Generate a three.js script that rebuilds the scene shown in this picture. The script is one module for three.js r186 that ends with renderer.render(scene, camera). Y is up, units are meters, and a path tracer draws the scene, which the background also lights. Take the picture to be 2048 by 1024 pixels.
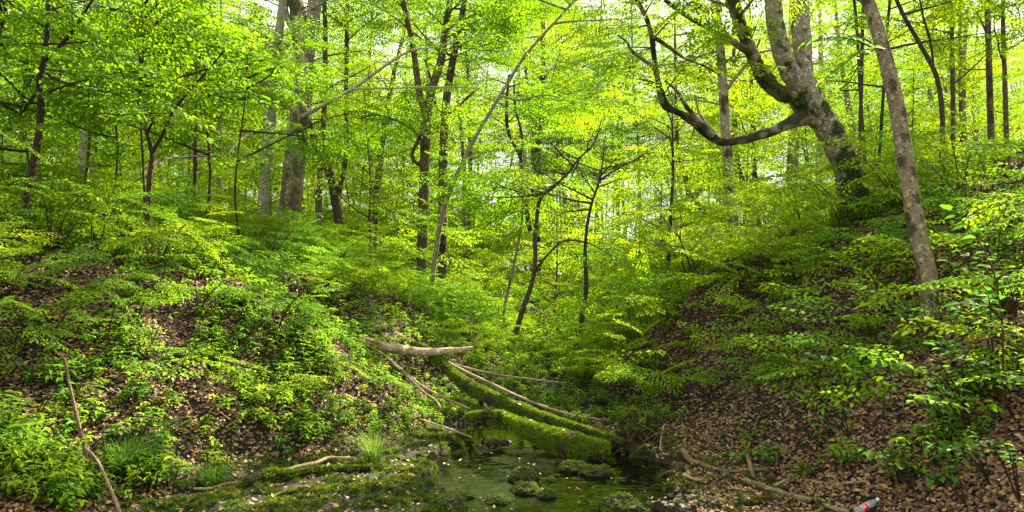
import * as THREE from 'three';
import { SimplexNoise } from 'three/addons/math/SimplexNoise.js';
import { mergeGeometries } from 'three/addons/utils/BufferGeometryUtils.js';

// ---------------------------------------------------------------- camera, sky, sun, exposure
const scene = new THREE.Scene();
const FOCAL = 1409, PITCH = Math.atan(78 / FOCAL), EYE = new THREE.Vector3(0, 1.6, 0);
const camera = new THREE.PerspectiveCamera(2 * Math.atan(512 / FOCAL) * 180 / Math.PI, 2, 0.05, 600);
camera.position.copy(EYE); camera.rotation.x = PITCH;
const renderer = new THREE.WebGLRenderer({ antialias: true });
renderer.toneMapping = THREE.LinearToneMapping;
renderer.toneMappingExposure = 5.9;
renderer.shadowMap.enabled = true;
{
  const W = 256, H = 128, d = new Float32Array(W * H * 4);
  for (let j = 0; j < H; j++) for (let i = 0; i < W; i++) {
    const e = Math.max(0, Math.sin(((j + 0.5) / H - 0.5) * Math.PI)), k = Math.pow(1 - e, 1.6), o = (j * W + i) * 4;
    d[o] = 0.28 + 0.11 * k; d[o + 1] = 0.29 + 0.1 * k; d[o + 2] = 0.29 + 0.08 * k; d[o + 3] = 1;
  }
  const t = new THREE.DataTexture(d, W, H, THREE.RGBAFormat, THREE.FloatType);
  t.mapping = THREE.EquirectangularReflectionMapping; t.magFilter = THREE.LinearFilter; t.needsUpdate = true;
  scene.background = t; scene.environment = t;
}
const sun = new THREE.DirectionalLight(new THREE.Color(1.0, 0.9, 0.68), 5);
sun.position.set(33, 48, -54); sun.target.position.set(0, 0, -12);
sun.castShadow = true; sun.shadow.radius = 1.1;
Object.assign(sun.shadow.camera, { left: -60, right: 60, top: 60, bottom: -60, near: 1, far: 200 });
sun.shadow.mapSize.set(4096, 4096);
scene.add(sun, sun.target);

// ---------------------------------------------------------------- helpers
let seed = 7;
const rnd = () => { seed = (seed + 0x6d2b79f5) | 0; let t = Math.imul(seed ^ (seed >>> 15), 1 | seed); t = (t + Math.imul(t ^ (t >>> 7), 61 | t)) ^ t; return ((t ^ (t >>> 14)) >>> 0) / 4294967296; };
const R = (a, b) => a + (b - a) * rnd();
const pick = (a) => a[Math.floor(rnd() * a.length)];
const simplex = new SimplexNoise({ random: rnd });
const N2 = (x, y) => simplex.noise(x, y), N3 = (x, y, z) => simplex.noise3d(x, y, z);
const V = (x, y, z) => new THREE.Vector3(x, y, z);
const clamp = (x, a, b) => Math.min(b, Math.max(a, x));
const mix = (a, b, t) => a + (b - a) * t;
const smooth = (a, b, x) => { const t = clamp((x - a) / (b - a), 0, 1); return t * t * (3 - 2 * t); };
const table = (rows, x) => { // linear look-up in [[x, y], ...]
  if (x <= rows[0][0]) return rows[0][1];
  for (let i = 1; i < rows.length; i++) if (x <= rows[i][0]) return mix(rows[i - 1][1], rows[i][1], (x - rows[i - 1][0]) / (rows[i][0] - rows[i - 1][0]));
  return rows[rows.length - 1][1];
};
const rayDir = (px, py) => V((px - 1024) / FOCAL, (512 - py) / FOCAL, -1).applyAxisAngle(V(1, 0, 0), PITCH);
const P = (px, py, d) => rayDir(px, py).multiplyScalar(d).add(EYE);     // photo pixel + depth -> point
const used = new Map();
function numbered(name) { const n = used.get(name) ?? 0; used.set(name, n + 1); return n ? name + '_' + String(n).padStart(3, '0') : name; }
function shadow(o) { o.castShadow = true; o.receiveShadow = true; return o; }
function tag(o, label, category, group, kind) {
  o.userData.label = label; o.userData.category = category;
  if (group) o.userData.group = group;
  if (kind) o.userData.kind = kind;
  return o;
}
function thing(name, label, category, pos, group) {
  const g = new THREE.Group(); g.name = numbered(name); if (pos) g.position.copy(pos); scene.add(g);
  return tag(g, label, category, group);
}
function part(parent, name, geo, m) { const o = shadow(new THREE.Mesh(geo, m)); o.name = name; parent.add(o); return o; }
function single(name, geo, m, label, category, group, kind) { const o = shadow(new THREE.Mesh(geo, m)); o.name = numbered(name); scene.add(o); return tag(o, label, category, group, kind); }

// ---------------------------------------------------------------- terrain shape
const streamX = (Z) => table([[-20, 0.3], [4, 0.3], [5.5, 0.25], [6.6, 0.2], [7.6, 0.2], [9, -0.1], [10.2, 0.25], [12, 0.7], [17, 1.4], [25, 4], [60, 12], [300, 40]], Z);
const bedY = (Z) => table([[-20, -0.1], [9, -0.1], [10, 0.0], [12, 0.2], [17, 0.42], [30, 1.0], [60, 1.6], [300, 4]], Z);
const leftW = (Z) => table([[-20, 3.2], [5, 3.1], [6.2, 2.5], [7, 1.6], [8, 1.05], [9.5, 0.75], [12, 0.7], [300, 1.5]], Z);
const rightW = (Z) => table([[-20, 2], [5, 1.95], [8.7, 1.75], [10, 1.1], [12, 0.9], [17, 0.8], [300, 1.5]], Z);
const leftSlope = (Z) => table([[-20, 0.72], [9, 0.72], [13, 0.5], [18, 0.34], [30, 0.3]], Z);
const rightSlope = (Z) => table([[-20, 0.92], [8, 0.95], [11, 0.95], [14, 0.75], [20, 0.5], [30, 0.4]], Z);
const leftTop = (Z) => table([[-20, 3.0], [12, 2.8], [20, 2.3], [40, 1.8]], Z);
const rightTop = (Z) => table([[-20, 4.0], [11, 3.8], [16, 2.9], [25, 2.0], [40, 1.6]], Z);
const mossMask = (x, Z) => 0.55 * N2(x * 1.3 + 7, Z * 2.1) + 0.35 * N2(x * 4.1, Z * 6.3 + 3) + 0.25 * N2(x * 11, Z * 15);
const waterEdge = (x, Z) => { // > 0 inside the pools
  const c = streamX(Z), w = table([[3, 0.9], [5.2, 0.7], [6, 1.02], [6.8, 1.2], [7.2, 1.0], [7.8, 0.8], [8.6, 0.55], [9.2, 0.2], [9.6, -0.3]], Z);
  const off = table([[4, 0.1], [6.8, 0.12], [7.6, 0], [9, 0]], Z);
  return w - Math.abs(x - c - off) + 0.16 * N2(x * 1.7, Z * 2.2 + 5) + 0.06 * N2(x * 6, Z * 7);
};
function H(x, z) {
  const Z = -z, c = streamX(Z), b = bedY(Z), d = x - c;
  let y = b + 0.155;                                                     // valley floor
  const tl = -d - leftW(Z) - 0.35 * N2(Z * 0.45, 3), tr = d - rightW(Z) - 0.3 * N2(Z * 0.5, 9);
  const bank = (t, s, top) => t <= 0 ? 0 : top * (1 - Math.exp(-(s * t * smooth(-0.2, 0.7, t)) / top * 1.15)) + 0.035 * t;
  y += bank(tl, leftSlope(Z), leftTop(Z)) + bank(tr, rightSlope(Z), rightTop(Z));
  const t = Math.max(tl, tr, 0), rough = smooth(0, 1.2, t);
  y += rough * (0.16 * N2(x * 0.45, z * 0.45) + 0.07 * N2(x * 1.3, z * 1.3) + 0.03 * N2(x * 3.7, z * 3.7)) + 0.012 * N2(x * 5, z * 5) + 0.006 * N2(x * 14, z * 14);
  if (t > 20) y += 0.5 * N2(x * 0.03, z * 0.03);
  if (Z > 3 && Z < 10.5) {
    const w = waterEdge(x, Z);
    y -= 0.27 * smooth(-0.07, 0.16, w);
    if (t < 0.3) { const m = mossMask(x, Z); y += 0.045 * smooth(0.0, 0.5, m) * smooth(0.1, -0.1, w) * (1 - smooth(0, 0.3, t)); }
  }
  return y;
}
function G(px, py, lift = 0) {                                             // where the sight line of a photo pixel meets the ground
  const d = rayDir(px, py), p = V(0, 0, 0);
  for (let s = 2.5; s < 120; s += 0.03) { p.copy(EYE).addScaledVector(d, s); if (p.y < H(p.x, p.z)) { p.y = H(p.x, p.z) + lift; return p; } }
  return p;
}
const onGround = (x, Z, lift = 0) => V(x, H(x, -Z) + lift, -Z);
const project = (p) => { const q = p.clone().sub(EYE).applyAxisAngle(V(1, 0, 0), -PITCH); return [1024 + FOCAL * q.x / -q.z, 512 - FOCAL * q.y / -q.z, -q.z]; };

// ---------------------------------------------------------------- textures and materials
function tex(size, f, srgb) {   // f(u, v) -> [r, g, b] in 0..1
  const d = new Uint8Array(size * size * 4);
  for (let j = 0; j < size; j++) for (let i = 0; i < size; i++) { const c = f(i / size, j / size), o = (j * size + i) * 4; for (let k = 0; k < 3; k++) d[o + k] = clamp(c[k] * 255, 0, 255); d[o + 3] = 255; }
  const t = new THREE.DataTexture(d, size, size); t.wrapS = t.wrapT = THREE.RepeatWrapping; t.magFilter = THREE.LinearFilter; t.minFilter = THREE.LinearMipmapLinearFilter; t.generateMipmaps = true;
  if (srgb) t.colorSpace = THREE.SRGBColorSpace;
  t.needsUpdate = true; return t;
}
// noise that repeats after one tile
const TN = (u, v, fu, fv, s = 0) => { const a = u * 2 * Math.PI, b = v * 2 * Math.PI; return simplex.noise4d(Math.cos(a) * fu / 6.283 + s, Math.sin(a) * fu / 6.283, Math.cos(b) * fv / 6.283 + s, Math.sin(b) * fv / 6.283); };
const barkSmoothBump = (u, v) => 0.5 + 0.18 * TN(u, v, 30, 60) + 0.2 * TN(u, v, 10, 34, 3) + 0.22 * TN(u, v, 6, 5, 8);
const texSmooth = tex(256, (u, v) => { const l = smooth(0.12, 0.5, TN(u, v, 7, 6, 2) + 0.4 * TN(u, v, 22, 22, 9)), k = smooth(0.3, 0.6, TN(u, v, 9, 16, 5) + 0.3 * TN(u, v, 30, 30, 1)), n = 0.1 * TN(u, v, 40, 60, 4); const g = mix(0.52, 0.72, l) * mix(1, 0.55, k) + n; return [g, g * 0.965, g * 0.88]; }, true);
const texSmoothB = tex(256, (u, v) => { const h = barkSmoothBump(u, v); return [h, h, h]; });
const furrow = (u, v) => { const w = 0.2 * TN(u, v, 5, 6, 1); return Math.abs(TN(u + w * 0.1, v, 26, 7, 2)) * 0.7 + 0.3 * Math.abs(TN(u, v, 50, 18, 6)); };
const texRough = tex(256, (u, v) => { const f = smooth(0.02, 0.4, furrow(u, v)), l = smooth(0.25, 0.55, TN(u, v, 8, 7, 12) + 0.4 * TN(u, v, 25, 25, 4)); const g = mix(0.26, 0.5, f) + 0.05 * TN(u, v, 60, 60, 3); return [mix(g * 1.05, 0.68, l * f), mix(g * 0.9, 0.66, l * f), mix(g * 0.76, 0.58, l * f)]; }, true);
const texRoughB = tex(256, (u, v) => { const h = smooth(0, 0.5, furrow(u, v)); return [h, h, h]; });
const texSoil = tex(512, (u, v) => { const a = 0.5 + 0.22 * TN(u, v, 14, 14, 1) + 0.2 * TN(u, v, 50, 50, 5) + 0.16 * TN(u, v, 120, 120, 7), w = smooth(0.35, 0.6, TN(u, v, 70, 70, 11)); return [a * 0.86 + w * 0.18, a * 0.8 + w * 0.13, a * 0.72 + w * 0.08]; }, true);
const texSoilB = tex(512, (u, v) => { const h = 0.5 + 0.2 * TN(u, v, 16, 16, 1) + 0.18 * TN(u, v, 50, 50, 5) + 0.15 * TN(u, v, 120, 120, 7); return [h, h, h]; });
const std = (o) => new THREE.MeshStandardMaterial(o), lin = (r, g, b) => new THREE.Color().setRGB(r, g, b);
const M = {
  soil: std({ color: lin(1, 1, 1), vertexColors: true, map: texSoil, bumpMap: texSoilB, bumpScale: 0.02, roughness: 0.95 }),
  barkGrey: std({ color: lin(0.82, 0.78, 0.7), vertexColors: true, map: texSmooth, bumpMap: texSmoothB, bumpScale: 0.012, roughness: 0.9 }),
  barkBrown: std({ color: lin(0.95, 0.84, 0.7), vertexColors: true, map: texRough, bumpMap: texRoughB, bumpScale: 0.02, roughness: 0.92 }),
  barkDark: std({ color: lin(0.48, 0.42, 0.35), vertexColors: true, map: texRough, bumpMap: texRoughB, bumpScale: 0.012, roughness: 0.9 }),
  deadwood: std({ color: lin(0.95, 0.84, 0.68), vertexColors: true, map: texSmooth, bumpMap: texSmoothB, bumpScale: 0.006, roughness: 0.85 }),
  moss: std({ color: lin(0.75, 0.75, 0.7), vertexColors: true, map: texSoil, bumpMap: texSoilB, bumpScale: 0.015, roughness: 1 }),
  stone: std({ color: lin(0.8, 0.8, 0.78), vertexColors: true, map: texSoil, bumpMap: texSoilB, bumpScale: 0.01, roughness: 0.75 }),
  leaf: new THREE.MeshPhysicalMaterial({ color: lin(1, 1, 1), vertexColors: true, roughness: 0.97, transmission: 0.56, thickness: 0, side: THREE.DoubleSide, clearcoat: 0.1, clearcoatRoughness: 0.45, specularIntensity: 0.15 }),
  mossTuft: new THREE.MeshPhysicalMaterial({ color: lin(1, 1, 1), vertexColors: true, roughness: 1, transmission: 0.4, thickness: 0, side: THREE.DoubleSide, specularIntensity: 0.2 }),
  litter: std({ color: lin(1, 1, 1), vertexColors: true, roughness: 0.8, side: THREE.DoubleSide }),
  water: new THREE.MeshPhysicalMaterial({ color: lin(0.5, 0.55, 0.38), roughness: 0.015, transmission: 1, thickness: 0, ior: 1.33 }),
};

// ---------------------------------------------------------------- ground sheet
{
  const NX = 420, NZ = 470, k = 4.6, sk = Math.sinh(k), pos = [], uv = [], col = [], idx = [], xs = [], zs = [];
  for (let i = 0; i <= NX; i++) xs.push(0.2 + 130 * Math.sinh((i / NX * 2 - 1) * k) / sk);
  for (let j = 0; j <= NZ; j++) zs.push(6.4 + 230 * Math.sinh((j / NZ * 1.62 - 0.62) * k) / sk);
  for (const Z of zs) for (const x of xs) {
    pos.push(x, H(x, -Z), -Z); uv.push(x / 1.3, Z / 1.3);
    const w = waterEdge(x, Z), near = Z > 3 && Z < 11, m = mossMask(x, Z), floor = smooth(0.9, 0.2, H(x, -Z) - bedY(Z));
    let c = [0.15, 0.1, 0.06];
    const g = smooth(-0.3, 0.5, N2(x * 0.8, Z * 0.8)); c = [c[0] * (0.7 + 0.5 * g), c[1] * (0.7 + 0.5 * g), c[2] * (0.7 + 0.5 * g)];
    if (near && floor > 0.02) {
      const mud = [0.1, 0.076, 0.046], mo = [0.075, 0.1, 0.018], bed = [0.03, 0.027, 0.013];
      const a = floor * (0.9), mm = smooth(-0.1, 0.15, m) * floor * (x < 0.4 ? 1 : 0.55), ww = smooth(-0.06, 0.03, w);
      c = c.map((v, i) => mix(mix(mix(v, mud[i], a), mo[i], mm), bed[i] * (0.6 + 0.7 * smooth(-0.4, 0.6, N2(x * 3, Z * 4))), ww));
    }
    col.push(...c);
  }
  for (let j = 0; j < NZ; j++) for (let i = 0; i < NX; i++) { const a = j * (NX + 1) + i, b = a + 1, c = a + NX + 1, d = c + 1; idx.push(a, b, c, b, d, c); }
  const g = new THREE.BufferGeometry();
  g.setAttribute('position', new THREE.Float32BufferAttribute(pos, 3)); g.setAttribute('uv', new THREE.Float32BufferAttribute(uv, 2)); g.setAttribute('color', new THREE.Float32BufferAttribute(col, 3));
  g.setIndex(idx); g.computeVertexNormals();
  single('ground', g, M.soil, 'brown leaf covered ravine floor and banks with mossy flat', 'ground', null, 'structure');
}
// ---------------------------------------------------------------- stream water
{
  const pos = [], uv = [], idx = [], NX = 190, NZ = 330, x0 = -1.7, x1 = 2.1, Z0 = 3.2, Z1 = 9.8;
  for (let j = 0; j <= NZ; j++) for (let i = 0; i <= NX; i++) {
    const x = mix(x0, x1, i / NX), Z = mix(Z0, Z1, j / NZ), calm = smooth(6.9, 7.4, Z);
    const y = 0.0 + 0.0024 * (1 - 0.75 * calm) * N2(x * 3 + 0.8 * N2(x * 2, Z * 2), Z * 14) + 0.0011 * (1 - 0.85 * calm) * N2(x * 9, Z * 34 + 4) + 0.0002 * N2(x * 9, Z * 21);
    pos.push(x, y, -Z); uv.push(x, Z);
  }
  for (let j = 0; j < NZ; j++) for (let i = 0; i < NX; i++) { const a = j * (NX + 1) + i, b = a + 1, c = a + NX + 1, d = c + 1; idx.push(a, b, c, b, d, c); }
  const g = new THREE.BufferGeometry();
  g.setAttribute('position', new THREE.Float32BufferAttribute(pos, 3)); g.setAttribute('uv', new THREE.Float32BufferAttribute(uv, 2)); g.setIndex(idx); g.computeVertexNormals();
  single('water', g, M.water, 'shallow rippled stream water over a brown green bed', 'water', null, 'structure');
}

// ---------------------------------------------------------------- wood: tubes along curves
// tube(points, radii, opt): a tapered limb. opt.color(p, n) gives a vertex tint; opt.rough swells and dents it.
function tube(pts, radii, o = {}) {
  const n = pts.length, seg = o.seg ?? 8, L = [0];
  for (let i = 1; i < n; i++) L.push(L[i - 1] + pts[i].distanceTo(pts[i - 1]));
  const curve = new THREE.CatmullRomCurve3(pts, false, 'centripetal'), total = L[n - 1], step = o.step ?? Math.max(0.08, total / 24), rows = Math.max(2, Math.ceil(total / step));
  const pos = [], uv = [], col = [], idx = [], rAt = (t) => { const s = t * (n - 1), i = Math.min(n - 2, Math.floor(s)); return mix(radii[i], radii[i + 1], s - i); };
  let T = curve.getTangent(0), A = Math.abs(T.y) < 0.9 ? V(0, 1, 0) : V(1, 0, 0), B = V(0, 0, 0);
  A.addScaledVector(T, -A.dot(T)).normalize();
  const rMax = Math.max(...radii), around = Math.max(1, Math.round(2 * Math.PI * rMax / 0.5)), ph = o.phase ?? rnd() * 50, p = V(0, 0, 0), nn = V(0, 0, 0), uvx = pts[0].x * 3.7;
  let len = 0, prev = pts[0];
  for (let j = 0; j <= rows; j++) {
    const t = j / rows, c = curve.getPoint(t); len += c.distanceTo(prev); prev = c;
    T = curve.getTangent(t); A.addScaledVector(T, -A.dot(T)).normalize(); B.crossVectors(T, A);
    const r0 = rAt(t);
    for (let i = 0; i <= seg; i++) {
      const a = (i % seg) / seg * 2 * Math.PI; nn.set(0, 0, 0).addScaledVector(A, Math.cos(a)).addScaledVector(B, Math.sin(a));
      let r = r0;
      if (o.rough) { p.copy(c).addScaledVector(nn, r0); r *= 1 + o.rough * (0.6 * N3(p.x * 3 + ph, p.y * 3, p.z * 3) + 0.4 * N3(p.x * 9, p.y * 9 + ph, p.z * 9)); }
      p.copy(c).addScaledVector(nn, r); pos.push(p.x, p.y, p.z); uv.push(i / seg * around + uvx, len / 0.5);
      const k = o.color ? o.color(p, nn, t) : [1, 1, 1]; col.push(k[0], k[1], k[2]);
    }
  }
  for (let j = 0; j < rows; j++) for (let i = 0; i < seg; i++) { const a = j * (seg + 1) + i, b = a + 1, c = a + seg + 1, d = c + 1; idx.push(a, b, c, b, d, c); }
  for (const [row, end] of [[0, 0], [rows, 1]]) {                      // closed ends
    const c = curve.getPoint(end), k = pos.length / 3; pos.push(c.x, c.y, c.z); uv.push(0, 0); col.push(...(o.endColor ?? [1, 1, 1]));
    for (let i = 0; i < seg; i++) { const a = row * (seg + 1) + i; end ? idx.push(a, a + 1, k) : idx.push(a + 1, a, k); }
  }
  const g = new THREE.BufferGeometry();
  g.setAttribute('position', new THREE.Float32BufferAttribute(pos, 3)); g.setAttribute('uv', new THREE.Float32BufferAttribute(uv, 2)); g.setAttribute('color', new THREE.Float32BufferAttribute(col, 3));
  g.setIndex(idx); g.computeVertexNormals();
  const nr = g.attributes.normal;                                        // no seam
  for (let j = 0; j <= rows; j++) { const a = j * (seg + 1), b = a + seg, v = V(nr.getX(a) + nr.getX(b), nr.getY(a) + nr.getY(b), nr.getZ(a) + nr.getZ(b)).normalize(); nr.setXYZ(a, v.x, v.y, v.z); nr.setXYZ(b, v.x, v.y, v.z); }
  return g;
}
const mossTint = [0.14, 0.2, 0.035];
const blend = (a, b, t) => [mix(a[0], b[0], t), mix(a[1], b[1], t), mix(a[2], b[2], t)];
// moss and lichen as patches with their own outline
const barkTint = (amount, base = [1, 1, 1], s = 3) => (p) => { const m = smooth(0.0, 0.18, N3(p.x * s, p.y * s * 0.7, p.z * s) + 0.35 * N3(p.x * 14, p.y * 14, p.z * 14) + amount - 1); return blend(base, mossTint, m); };

// ---------------------------------------------------------------- leaves
// one leaf from BASE along F with surface normal U; 2 or 8 faces
function leafInto(a, base, F, U, len, wid, c, fine, curl = 0.15, fold = 0.18) {
  const S = V(0, 0, 0).crossVectors(F, U).normalize(), at = (t, s, h) => V(base.x, base.y, base.z).addScaledVector(F, t * len).addScaledVector(S, s * wid).addScaledVector(U, (h - curl * t * t) * len);
  const k = a.pos.length / 3, put = (v, q = 1) => { a.pos.push(v.x, v.y, v.z); a.col.push(c[0] * q, c[1] * q, c[2] * q); };
  if (fine) {
    put(at(0, 0, 0)); put(at(0.3, 0.43, fold * 0.7)); put(at(0.32, 0, 0), 1.12); put(at(0.3, -0.43, fold * 0.7)); put(at(0.66, 0.38, fold * 0.6)); put(at(0.68, 0, 0), 1.12); put(at(0.66, -0.38, fold * 0.6)); put(at(1, 0, 0));
    a.idx.push(k, k + 2, k + 1, k, k + 3, k + 2, k + 1, k + 2, k + 5, k + 1, k + 5, k + 4, k + 2, k + 3, k + 6, k + 2, k + 6, k + 5, k + 4, k + 5, k + 7, k + 5, k + 6, k + 7);
  } else {
    put(at(0, 0, 0)); put(at(0.45, 0.48, fold)); put(at(1, 0, 0)); put(at(0.45, -0.48, fold));
    a.idx.push(k, k + 2, k + 1, k, k + 3, k + 2);
  }
}
function stickInto(a, p, q, r0, r1, c) {
  const F = q.clone().sub(p).normalize(), X = Math.abs(F.y) < 0.9 ? V(0, 1, 0) : V(1, 0, 0), A = V(0, 0, 0).crossVectors(F, X).normalize(), B = V(0, 0, 0).crossVectors(F, A), k = a.pos.length / 3;
  for (const [o, r] of [[p, r0], [q, r1]]) for (let i = 0; i < 3; i++) { const t = i / 3 * 6.283, v = o.clone().addScaledVector(A, Math.cos(t) * r).addScaledVector(B, Math.sin(t) * r); a.pos.push(v.x, v.y, v.z); a.col.push(...c); }
  for (let i = 0; i < 3; i++) { const j = (i + 1) % 3; a.idx.push(k + i, k + j, k + 3 + i, k + j, k + 3 + j, k + 3 + i); }
}
function geoOf(a) {
  const g = new THREE.BufferGeometry();
  g.setAttribute('position', new THREE.Float32BufferAttribute(a.pos, 3)); g.setAttribute('color', new THREE.Float32BufferAttribute(a.col, 3)); g.setIndex(a.idx); g.computeVertexNormals(); return g;
}
const fresh = () => ({ pos: [], col: [], idx: [] });
const UP = V(0, 1, 0), TWIG = [0.075, 0.06, 0.04];
const leafTone = () => { const k = R(0.65, 1.3), y = rnd() < 0.05 ? R(0.3, 0.7) : R(-0.14, 0.16); return [k * (1 + y), k * (1 + y * 0.3), k]; };
// a flat branchlet along +x, leaves set alternately in its plane, as on hornbeam and beech
function fan(len, leafLen, gap, side, fine) {
  const a = fresh(), main = (t) => V(t * len, -0.1 * len * t * t, 0.05 * len * Math.sin(t * 4));
  const twig = (p, q, r) => { if (fine) stickInto(a, p, q, r, r * 0.6, TWIG); };
  const along = (p0, dir, L, first) => {
    const n = Math.max(2, Math.round(L / gap)), S = V(0, 0, 0).crossVectors(dir, UP).normalize(), bend = R(-0.12, 0.12);
    let prev = p0;
    for (let i = 1; i <= n; i++) {
      const t = i / n, p = p0.clone().addScaledVector(dir, t * L).addScaledVector(S, bend * L * t * t).addScaledVector(UP, -0.12 * L * t * t + R(-0.008, 0.008));
      if (fine && (i % 2 === 0 || i === n)) { twig(prev, p, 0.0022); prev = p; }
      if (i < first) continue;
      const s = i % 2 ? 1 : -1, f = i === n ? dir.clone() : dir.clone().multiplyScalar(0.62).addScaledVector(S, s * 0.8);
      f.y += R(-0.6, 0.2); f.normalize();
      const u = V(R(-0.6, 0.6), 1, R(-0.6, 0.6)).addScaledVector(f, 0); u.addScaledVector(f, -u.dot(f)).normalize();
      const l = leafLen * R(0.7, 1.15);
      leafInto(a, p, f, u, l, l * R(0.5, 0.62), leafTone(), fine, R(0, 0.3), R(0.05, 0.25));
    }
  };
  const n = Math.round(len / side);
  for (let i = 0; i < n; i++) {
    twig(main(i / n), main((i + 1) / n), mix(0.006, 0.0025, i / n));
    const t = (i + 0.6) / n, s = i % 2 ? 1 : -1, d = V(0.68, R(-0.1, 0.06), 0.75 * s).normalize(), L = len * 0.5 * Math.sin(Math.PI * (0.18 + 0.78 * (1 - t))) * R(0.75, 1.15);
    along(main(t), d, L, 1);
  }
  along(main(0.82), V(1, -0.1, 0).normalize(), len * 0.25, 1);
  return geoOf(a);
}
const FAN_NEAR = [0, 1, 2].map(() => fan(0.85, 0.075, 0.038, 0.055, true));
const FAN_MID = [0, 1, 2].map(() => fan(0.95, 0.082, 0.045, 0.06, false));
const FAN_BROAD = [0, 1, 2].map(() => fan(0.75, 0.115, 0.07, 0.1, true));
const FAN_FAR = [0, 1].map(() => fan(1.5, 0.125, 0.085, 0.115, false));
// low woodland plant: a few upright stalks with leaves in threes and pairs
function herb(h, leafLen, stalks, wide) {
  const a = fresh();
  for (let s = 0; s < stalks; s++) {
    const th = rnd() * 6.283, lean = R(0.15, 0.7), top = V(Math.cos(th) * lean * h, h * R(0.7, 1.05), Math.sin(th) * lean * h), b = V(R(-0.03, 0.03), 0, R(-0.03, 0.03));
    stickInto(a, b, top, 0.003, 0.0015, [0.12, 0.17, 0.04]);
    const lv = Math.round(R(2, 4));
    for (let k = 0; k < lv; k++) {
      const t = 0.45 + 0.55 * (k + 1) / lv, p = b.clone().lerp(top, t), m = k === lv - 1 ? 3 : 2, o = rnd() * 6.283;
      for (let i = 0; i < m; i++) {
        const q = o + i / m * 6.283 + R(-0.3, 0.3), f = V(Math.cos(q), R(-0.35, 0.25), Math.sin(q)).normalize(), u = UP.clone().addScaledVector(f, -f.y).add(V(R(-0.25, 0.25), 0, R(-0.25, 0.25))).normalize(), l = leafLen * R(0.65, 1.2);
        u.addScaledVector(f, -u.dot(f)).normalize();
        leafInto(a, p, f, u, l, l * wide, leafTone(), true, R(0.05, 0.4), R(0.05, 0.25));
      }
    }
  }
  return geoOf(a);
}
const HERBS = [herb(0.2, 0.052, 4, 0.6), herb(0.27, 0.06, 5, 0.45), herb(0.14, 0.045, 5, 0.68), herb(0.2, 0.035, 7, 0.55)];

// lists of placed copies
// openings in the canopy: the leaf layer has holes that let shafts of sun down to these places
const SUN = sun.position.clone().sub(sun.target.position).normalize();
const openings = [...[[650, 932, 0.5], [760, 934, 0.55], [700, 960, 0.4], [450, 860, 0.45], [350, 650, 0.5], [450, 640, 0.55], [560, 700, 0.55], [640, 740, 0.55], [520, 570, 0.6], [300, 560, 0.5], [960, 700, 0.6], [820, 820, 0.5], [600, 840, 0.5], [1090, 700, 0.6], [180, 470, 0.5], [120, 760, 0.35], [250, 860, 0.35]].map(([x, y, r]) => [G(x, y), r]), ...[[895, 745, 9.4, 0.45], [1000, 800, 8.5, 0.5], [1110, 845, 7.7, 0.5], [760, 693, 10, 0.45], [880, 705, 9.7, 0.45], [1100, 875, 7.2, 0.4], [1040, 790, 8.8, 0.4]].map(([x, y, d, r]) => [P(x, y, d), r])];
const _v = V(0, 0, 0);
function inOpening(p) { for (const [q, r] of openings) { _v.copy(p).sub(q); const t = _v.dot(SUN); if (t > 1.2 && _v.addScaledVector(SUN, -t).lengthSq() < r * r) return true; } return false; }
class Copies {
  constructor(geos, m) { this.geos = geos; this.m = m; this.l = geos.map(() => []); }
  add(p, f, u, s, c) { this.l[Math.floor(rnd() * this.geos.length)].push([p.clone(), f.clone(), u.clone(), s, c]); }
  get n() { return this.l.reduce((a, b) => a + b.length, 0); }
  into(parent, name, kind = 'stuff') {
    const X = V(0, 0, 0), Y = V(0, 0, 0), Z = V(0, 0, 0), m4 = new THREE.Matrix4(), out = [], c3 = new THREE.Color();
    this.l.forEach((list, v) => {
      if (!list.length) return;
      const im = new THREE.InstancedMesh(this.geos[v], this.m, list.length); im.name = parent === scene ? numbered(name) : name;
      list.forEach(([p, f, u, s, c], i) => { X.copy(f).normalize(); Z.crossVectors(X, u).normalize(); Y.crossVectors(Z, X); m4.makeBasis(X.clone().multiplyScalar(s), Y.clone().multiplyScalar(s), Z.clone().multiplyScalar(s)).setPosition(p.x - (parent.position?.x ?? 0), p.y - (parent.position?.y ?? 0), p.z - (parent.position?.z ?? 0)); im.setMatrixAt(i, m4); im.setColorAt(i, c3.setRGB(...c)); });
      shadow(im); im.userData.kind = kind; parent.add(im); out.push(im);
    });
    return out;
  }
}
const GREEN = { mid: [0.172, 0.325, 0.006], yellow: [0.25, 0.38, 0.006], deep: [0.11, 0.25, 0.01] };
const tint = (c, v = 0.24) => { const k = 1 + R(-v, v), y = R(-0.12, 0.12); return [c[0] * k * (1 + y), c[1] * k, c[2] * k * (1 - y)]; };

// ---------------------------------------------------------------- trees
// limb(): a bough grown from START along DIR; gathers wood and leafy fans
function limb(start, dir, len, r, o, wood, fans) {
  const n = 6, pts = [start.clone()], d = dir.clone().normalize(), rad = [r];
  for (let i = 1; i <= n; i++) { d.add(V(R(-1, 1), R(-0.6, 0.6) + (o.lift ?? 0), R(-1, 1)).multiplyScalar(o.wiggle ?? 0.16)).normalize(); pts.push(pts[i - 1].clone().addScaledVector(d, len / n)); rad.push(r * (1 - 0.85 * i / n)); }
  if (wood) wood.push(tube(pts, rad, { seg: o.seg ?? 6, step: len / 9, color: o.tint }));
  leafAlong(pts, len, o, wood, fans, r);
  return pts;
}
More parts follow.
